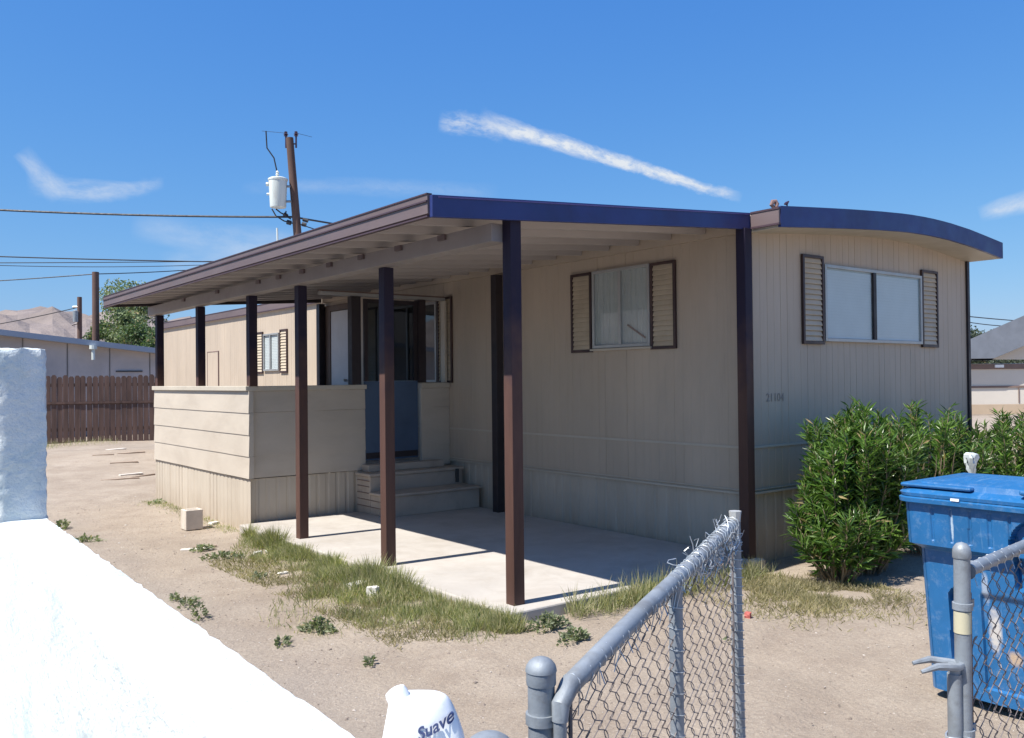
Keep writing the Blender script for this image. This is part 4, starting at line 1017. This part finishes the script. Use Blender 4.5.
# ------------------------------------------------------------------ building behind the fence
nb = empty('neighbour_building', (-3, 26, 0)); tag(nb, 'low grey beige neighbouring building with pale roof edge behind the board fence', 'building')
def nroof(x): return 3.62-.112*(x+6.) if x > -6 else 3.62+.112*(x+6.)
b = MB(); X0, X1, Y0, Y1 = -18., 9., 25.2, 34.
b.prism([(X0, 0), (X1, 0), (X1, nroof(X1)-.1), (-6, 3.52), (X0, nroof(X0)-.1)], 'y', Y0, Y1); b.build('wall', m_nwall, nb)
b = MB(); x = X0+.6
while x < X1: b.box(x, x+.03, Y0-.012, Y0-.002, 0, nroof(x)-.12); x += 1.22
b.build('seam', M('neighbour_seam', (.20, .175, .155), .8), nb)
b = MB(); b.prism([(X0-.3, nroof(X0)-.14), (-6, 3.49), (X1+.3, nroof(X1)-.14), (X1+.3, nroof(X1)+.02), (-6, 3.66), (X0-.3, nroof(X0)+.02)], 'y', Y0-.35, Y1+.3); rf = b.build('roof', m_nroof, nb)
q = at(83, 350, 28.5); b = MB(); b.tube([(q.x, Y0-.42, 2.35), (q.x, Y0-.42, 2.7)], .05, 10); b.tube([(q.x, Y0-.42, 2.68), (q.x, Y0-.42, 2.8)], .11, 10); b.build('light_fixture', m_white, nb)
b = MB(); b.box(1.1, 1.9, Y0-.03, Y0-.004, 1.98, 2.02); b.build('vent_slot', m_dark, nb)

# ------------------------------------------------------------------ neighbour house on the right
c0 = at(975, 403, 41); hd = Vector((CR.x, CR.y, 0)).normalized(); hb = Vector((CF.x, CF.y, 0)).normalized()
nh = empty('neighbour_house', (c0.x, c0.y, 0)); tag(nh, 'pale neighbouring house with grey gable roof seen past the right end of the home', 'house')
O = Vector((c0.x, c0.y, 0))-hd*3.0
def hp(a, d_, z): return O+hd*a+hb*d_+Vector((0, 0, z))
hb2 = (at(990, 372, 41)-CP); hb2.z = 0; hb2.normalize()
def hbx(mb, a0, a1, d0, d1, z0, z1): mb.add([hp(a0, d0, z0), hp(a1, d0, z0), hp(a1, d1, z0), hp(a0, d1, z0), hp(a0, d0, z1), hp(a1, d0, z1), hp(a1, d1, z1), hp(a0, d1, z1)], [(0, 3, 2, 1), (4, 5, 6, 7), (0, 1, 5, 4), (1, 2, 6, 5), (2, 3, 7, 6), (3, 0, 4, 7)])
b = MB(); hbx(b, 0, 16, 0, 9, 0, 2.12); b.build('wall', m_gwall, nh)
b = MB(); hbx(b, -.1, 16.1, -.06, -.01, 1.86, 2.1); hbx(b, -.1, 16.1, -.04, -.01, 1.00, 1.09); hbx(b, -.1, 16.1, -.04, -.01, .16, .24); hbx(b, 5, 5.05, -.03, -.01, .3, 1.0); b.build('trim_band', m_gband, nh)
def fp(x, y, d_):
    q = at(x, y, 41.); base = O-hd*0; return Vector((q.x, q.y, q.z)) + hb2*d_
rp = [(925, 359.5), (994, 358.5), (1072, 326), (1150, 358.5), (1219, 359.5), (1072, 295)]
b = MB(); b.add([fp(x, y, -.6) for x, y in rp]+[fp(x, y, 6) for x, y in rp], [(0, 1, 2, 5), (5, 2, 3, 4), (6, 11, 8, 7), (11, 10, 9, 8), (0, 6, 7, 1), (1, 7, 8, 2), (2, 8, 9, 3), (3, 9, 10, 4), (4, 10, 11, 5), (5, 11, 6, 0)]); b.build('roof', m_groof, nh)
b = MB(); b.add([fp(992, 359.5, .0), fp(1152, 359.5, .0), fp(1072, 322, .0)], [(0, 1, 2)]); b.build('gable', m_gwall, nh)
b = MB(); hbx(b, 3.9, 4.3, -.12, -.065, 1.93, 2.06); b.build('porch_lamp', m_bottle, nh)
tw = MB(); vs0 = at(955, 404, 36); O2 = Vector((vs0.x, vs0.y, 0)); tw.add([O2-hd*6, O2+hd*14, O2+hd*14+hb*.2, O2-hd*6+hb*.2]+[q_+Vector((0, 0, .40)) for q_ in (O2-hd*6, O2+hd*14, O2+hd*14+hb*.2, O2-hd*6+hb*.2)], [(0, 3, 2, 1), (4, 5, 6, 7), (0, 1, 5, 4), (1, 2, 6, 5), (2, 3, 7, 6), (3, 0, 4, 7)])
tag(tw.build('block_wall', m_tan), 'low tan block wall in front of the pale neighbouring house', 'wall')

# ------------------------------------------------------------------ trees
def tree(px, D_, top_py, wid, lab, mat, seed, leaf=.16, nl=7000, base_frac=.15):
    r = np.random.default_rng(seed); q = at(px, 380, D_); h = at(px, top_py, D_).z; c_ = Vector((q.x, q.y, 0)); root = empty('tree', c_); tag(root, lab, 'tree', 'trees beyond the back fence')
    b = MB(); b.tube([c_, c_+Vector((.1, 0, h*.35)), c_+Vector((0, .1, h*.6))], [.16, .12, .06], 7)
    P_ = []; cl = []
    for i in range(26):
        a = r.uniform(0, 6.283); z = r.uniform(base_frac, .92); rw = wid*.5*math.sqrt(max(.05, 1-((z-.45)/.55)**2))*math.sqrt(r.random()); cc = np.array([c_.x+rw*math.cos(a), c_.y+rw*math.sin(a), h*z]); cl.append(cc)
        if i < 9: b.tube([c_+Vector((0, 0, h*.3)), c_+(Vector(cc)-c_)*.6+Vector((0, 0, h*.05)), Vector(cc)], [.06, .04, .015], 5)
        s = r.uniform(.10, .2)*wid; n = nl//26; v = r.normal(size=(n, 3)); v /= np.linalg.norm(v, axis=1)[:, None]; P_.append(cc+v*(s*r.uniform(.4, 1.1, (n, 1)))*np.array([1, 1, .8]))
    P_ = np.concatenate(P_); P_[:, 2] = np.clip(P_[:, 2], .1, h); n = len(P_); D2 = r.normal(size=(n, 3)); D2[:, 2] -= .2; Ln = r.uniform(.6, 1.3, n)*leaf
    leaves_mesh(P_, D2, Ln, Ln*.55, 'crown', mat, root); b.build('trunk', m_bark, root)
tree(132, 44, 279, 4.2, 'tall pale green tree top above the awning end behind the neighbouring building', m_tree2, 31)
tree(120, 41, 308, 3.4, 'rounded green tree just right of the dark utility pole', m_tree2, 32)
tree(146, 40, 318, 3.2, 'dark green tree against the far corner of the awning', m_tree, 33)
tree(106, 43, 318, 2.4, 'low bushy green tree at the foot of the dark utility pole', m_tree, 34)
tree(178, 42, 322, 3.0, 'green tree seen between the two far awning posts', m_tree, 35)
tree(214, 43, 318, 3.0, 'green tree top above the far roof of the home behind the awning posts', m_tree, 36)
tree(250, 44, 325, 3.2, 'green tree mostly hidden by the roof of the home', m_tree, 37)
m_tree3 = leafmat('dusty_tree_leaf', (.05, .07, .05), (.09, .11, .075), .6, .25)
tree(962, 70, 326, 6, 'dark distant tree beyond the grey roofed house nearest the home corner', m_tree3, 41, .25)
tree(985, 72, 329, 7, 'dark distant tree behind the slope of the grey gable roof', m_tree3, 42, .25)
tree(1015, 75, 326, 6, 'distant tree hidden behind the ridge of the grey gable roof', m_tree3, 43, .25)

# ------------------------------------------------------------------ utility poles
D1 = 35.
pt_, pb_ = at(290.5, 138, D1), at(298, 250, D1); dirp = (pb_-pt_); pfoot = pt_+dirp*((pt_.z)/(-dirp.z)); 
up_ = empty('utility_pole', (pfoot.x, pfoot.y, 0)); tag(up_, 'tall leaning wooden utility pole rising above the awning with a grey transformer', 'utility pole')
b = MB(); b.tube([pfoot+(pt_-pfoot)*t+Vector((.05*math.sin(t*4), 0, 0)) for t in np.linspace(0, 1, 10)], [.19-.045*t for t in np.linspace(0, 1, 10)], 12); b.build('pole', m_wood, up_, smooth=True)
a1 = Vector((CR.x, CR.y, 0)).normalized(); px1 = D1/FPX                   # metres per photo pixel at that pole
b = MB()
for sx_ in (-4.6, 5.6): b.tube([pt_+a1*sx_*px1+Vector((0, 0, -10*px1)), pt_+a1*sx_*px1+Vector((0, 0, 4*px1))], .035, 6)
b.tube([pt_+a1*(-4.6)*px1+Vector((0, 0, -6*px1)), pt_+a1*5.6*px1+Vector((0, 0, -6*px1))], .03, 6); b.build('bracket', m_insul, up_)
for sx_ in (-4.6, 5.6):
    b = MB(); c_ = pt_+a1*sx_*px1+Vector((0, 0, 3*px1)); b._l(c_, [(.03, -.06), (.09, -.04), (.05, 0), (.10, .03), (.05, .07), (.07, .12), (.02, .15)], 10); b.build('insulator', m_insul, up_, smooth=True)
tc = at(278, 192.5, D1-.2); th = 30*px1; tr_ = 9.2*px1
b = MB(); b._l(tc, [(tr_*.82, -th*.5), (tr_*.86, -th*.47), (tr_*.98, th*.38), (tr_*1.05, th*.40), (tr_*1.05, th*.45), (tr_*.8, th*.49), (.1, th*.52)], 24); tk = b.build('transformer', m_white, up_, smooth=True)
b = MB(); b._l(tc+a1*(-.02)+Vector((0, 0, th*.5)), [(.04, 0), (.08, .03), (.04, .08), (.08, .11), (.04, .16), (.07, .2), (.02, .27)], 10); b.tube([tc-a1*tr_*1.0+Vector((0, 0, th*.28)), tc-a1*tr_*1.25+Vector((0, 0, th*.28))], .08, 8); b.tube([tc-a1*tr_*.9-Vector((0, 0, th*.05)), tc-a1*tr_*1.2-Vector((0, 0, th*.05))], .05, 8); b.build('bushing', m_white, tk, smooth=True)
b = MB(); b.tube([tc+a1*tr_*.9+Vector((0, 0, th*.2)), tc+a1*(tr_+3*px1)+Vector((0, 0, th*.2))], .05, 6); b.tube([tc+a1*tr_*.85-Vector((0, 0, th*.3)), tc+a1*(tr_+4*px1)-Vector((0, 0, th*.3))], .05, 6); b.build('mount', m_galv, tk)
def pxl(*p): return [at(x, y, d_) for x, y, d_ in p]
b = MB()
for q_ in (pxl((278, 176, D1), (274, 158, D1), (267, 148, D1), (266, 131, D1)), pxl((272, 209, D1), (276, 216, D1), (284, 221, D1), (295, 224, D1)), pxl((276, 209, D1), (281, 213, D1), (290, 217, D1), (296, 218, D1)), pxl((286, 211, D1), (285.5, 216, D1), (291, 219, D1))): b.tube(q_, .028, 5)
b.tube(pxl((284, 214, D1), (287, 216, D1)), .09, 6); b.tube(pxl((287, 222, D1), (291, 223, D1)), .10, 6); b.tube(pxl((302, 224, D1), (306, 225, D1)), .09, 6); b.tube(pxl((303, 219.5, D1), (308, 221, D1)), .08, 6)
b.build('lead_wire', m_black, up_)
b = MB(); b.tube(pxl((277, 228, D1), (277.5, 242, D1)), .035, 6); b.tube(pxl((277.5, 242, D1), (278, 262, D1)), .03, 6); b.tube([at(277.5, 260, D1), Vector((at(278, 262, D1).x, at(278, 262, D1).y, 0))], .04, 6)
tag(b.build('pale_mast', m_white), 'thin pale mast just left of the leaning utility pole', 'mast')
def pole(px, top_py, D_, r_, lab):
    q = at(px, top_py, D_); root = empty('utility_pole', (q.x, q.y, 0)); tag(root, lab, 'utility pole'); b = MB(); b.tube([(q.x, q.y, 0), (q.x, q.y, q.z)], [r_*1.1, r_], 10); b.build('pole', m_wood, root, smooth=True); return root, q
r1, q1 = pole(95.5, 272, 40, .145, 'plain dark utility pole standing behind the neighbouring building by the trees')
r2, q2 = pole(79.5, 297, 60, .15, 'shorter distant utility pole with a small transformer against the hills')
s2 = 60/FPX; b = MB(); c_ = at(75.5, 316, 59.7); b._l(c_, [(2.4*s2, -6*s2), (2.6*s2, 5*s2), (1*s2, 6*s2)], 12); b.build('transformer', m_galv, r2, smooth=True); b = MB(); b.tube([at(73, 307, 60), at(80, 307, 60)], .07, 6); b.tube([at(72, 325, 60), at(79, 323, 60)], .06, 6); b.build('crossarm', m_insul, r2)

# ------------------------------------------------------------------ overhead wires
def wire(p0, p1, sag, r_, lab, n=26):
    b = MB(); P0_, P1_ = at(*p0), at(*p1); b.tube([P0_.lerp(P1_, t)-Vector((0, 0, sag*4*t*(1-t))) for t in np.linspace(0, 1, n)], r_, 5)
    tag(b.build('overhead_wire', m_black, smooth=True), lab, 'wire', 'overhead wires in the sky')
wire((-260, 192, 34), (297, 217, D1), .25, .042, 'thickest overhead wire running left from the leaning pole below its transformer')
wire((-260, 246, 44), (500, 262, 60), .35, .034, 'upper of the three lower wires left of the awning')
wire((-260, 262, 44), (460, 256, 60), .2, .024, 'second of the three lower wires left of the awning')
wire((-260, 250, 44), (330, 257, 60), .75, .02, 'thin sagging wire just below the upper of the lower wires')
wire((-260, 290, 44), (95.5, 274, 40), .15, .024, 'lowest wire running left from the plain dark pole')
wire((95.5, 274, 40), (420, 232, 60), .6, .022, 'wire rising right from the plain dark pole toward the awning roof')
wire((79.5, 307, 60), (-200, 345, 60), .5, .03, 'thin wire running down left from the distant pole over the hills')
wire((299, 218, D1), (520, 250, 60), .1, .04, 'thick wire running right from the leaning pole over the awning edge')
wire((299, 224, D1), (470, 262, 50), .3, .022, 'thin wire running right just under the thick one at the leaning pole')
wire((285, 133, D1), (262, 131, 36), .0, .008, 'faint thin wire leaving the top of the leaning pole to the left')
wire((296, 133, D1), (312, 137, 36), .0, .008, 'faint thin wire leaving the top of the leaning pole to the right')
wire((900, 308, 55), (1120, 324, 70), .3, .035, 'upper wire over the grey roofed house at the right edge')
wire((900, 305, 55), (1120, 308, 70), 1.4, .03, 'sagging lower wire over the grey roofed house at the right edge')
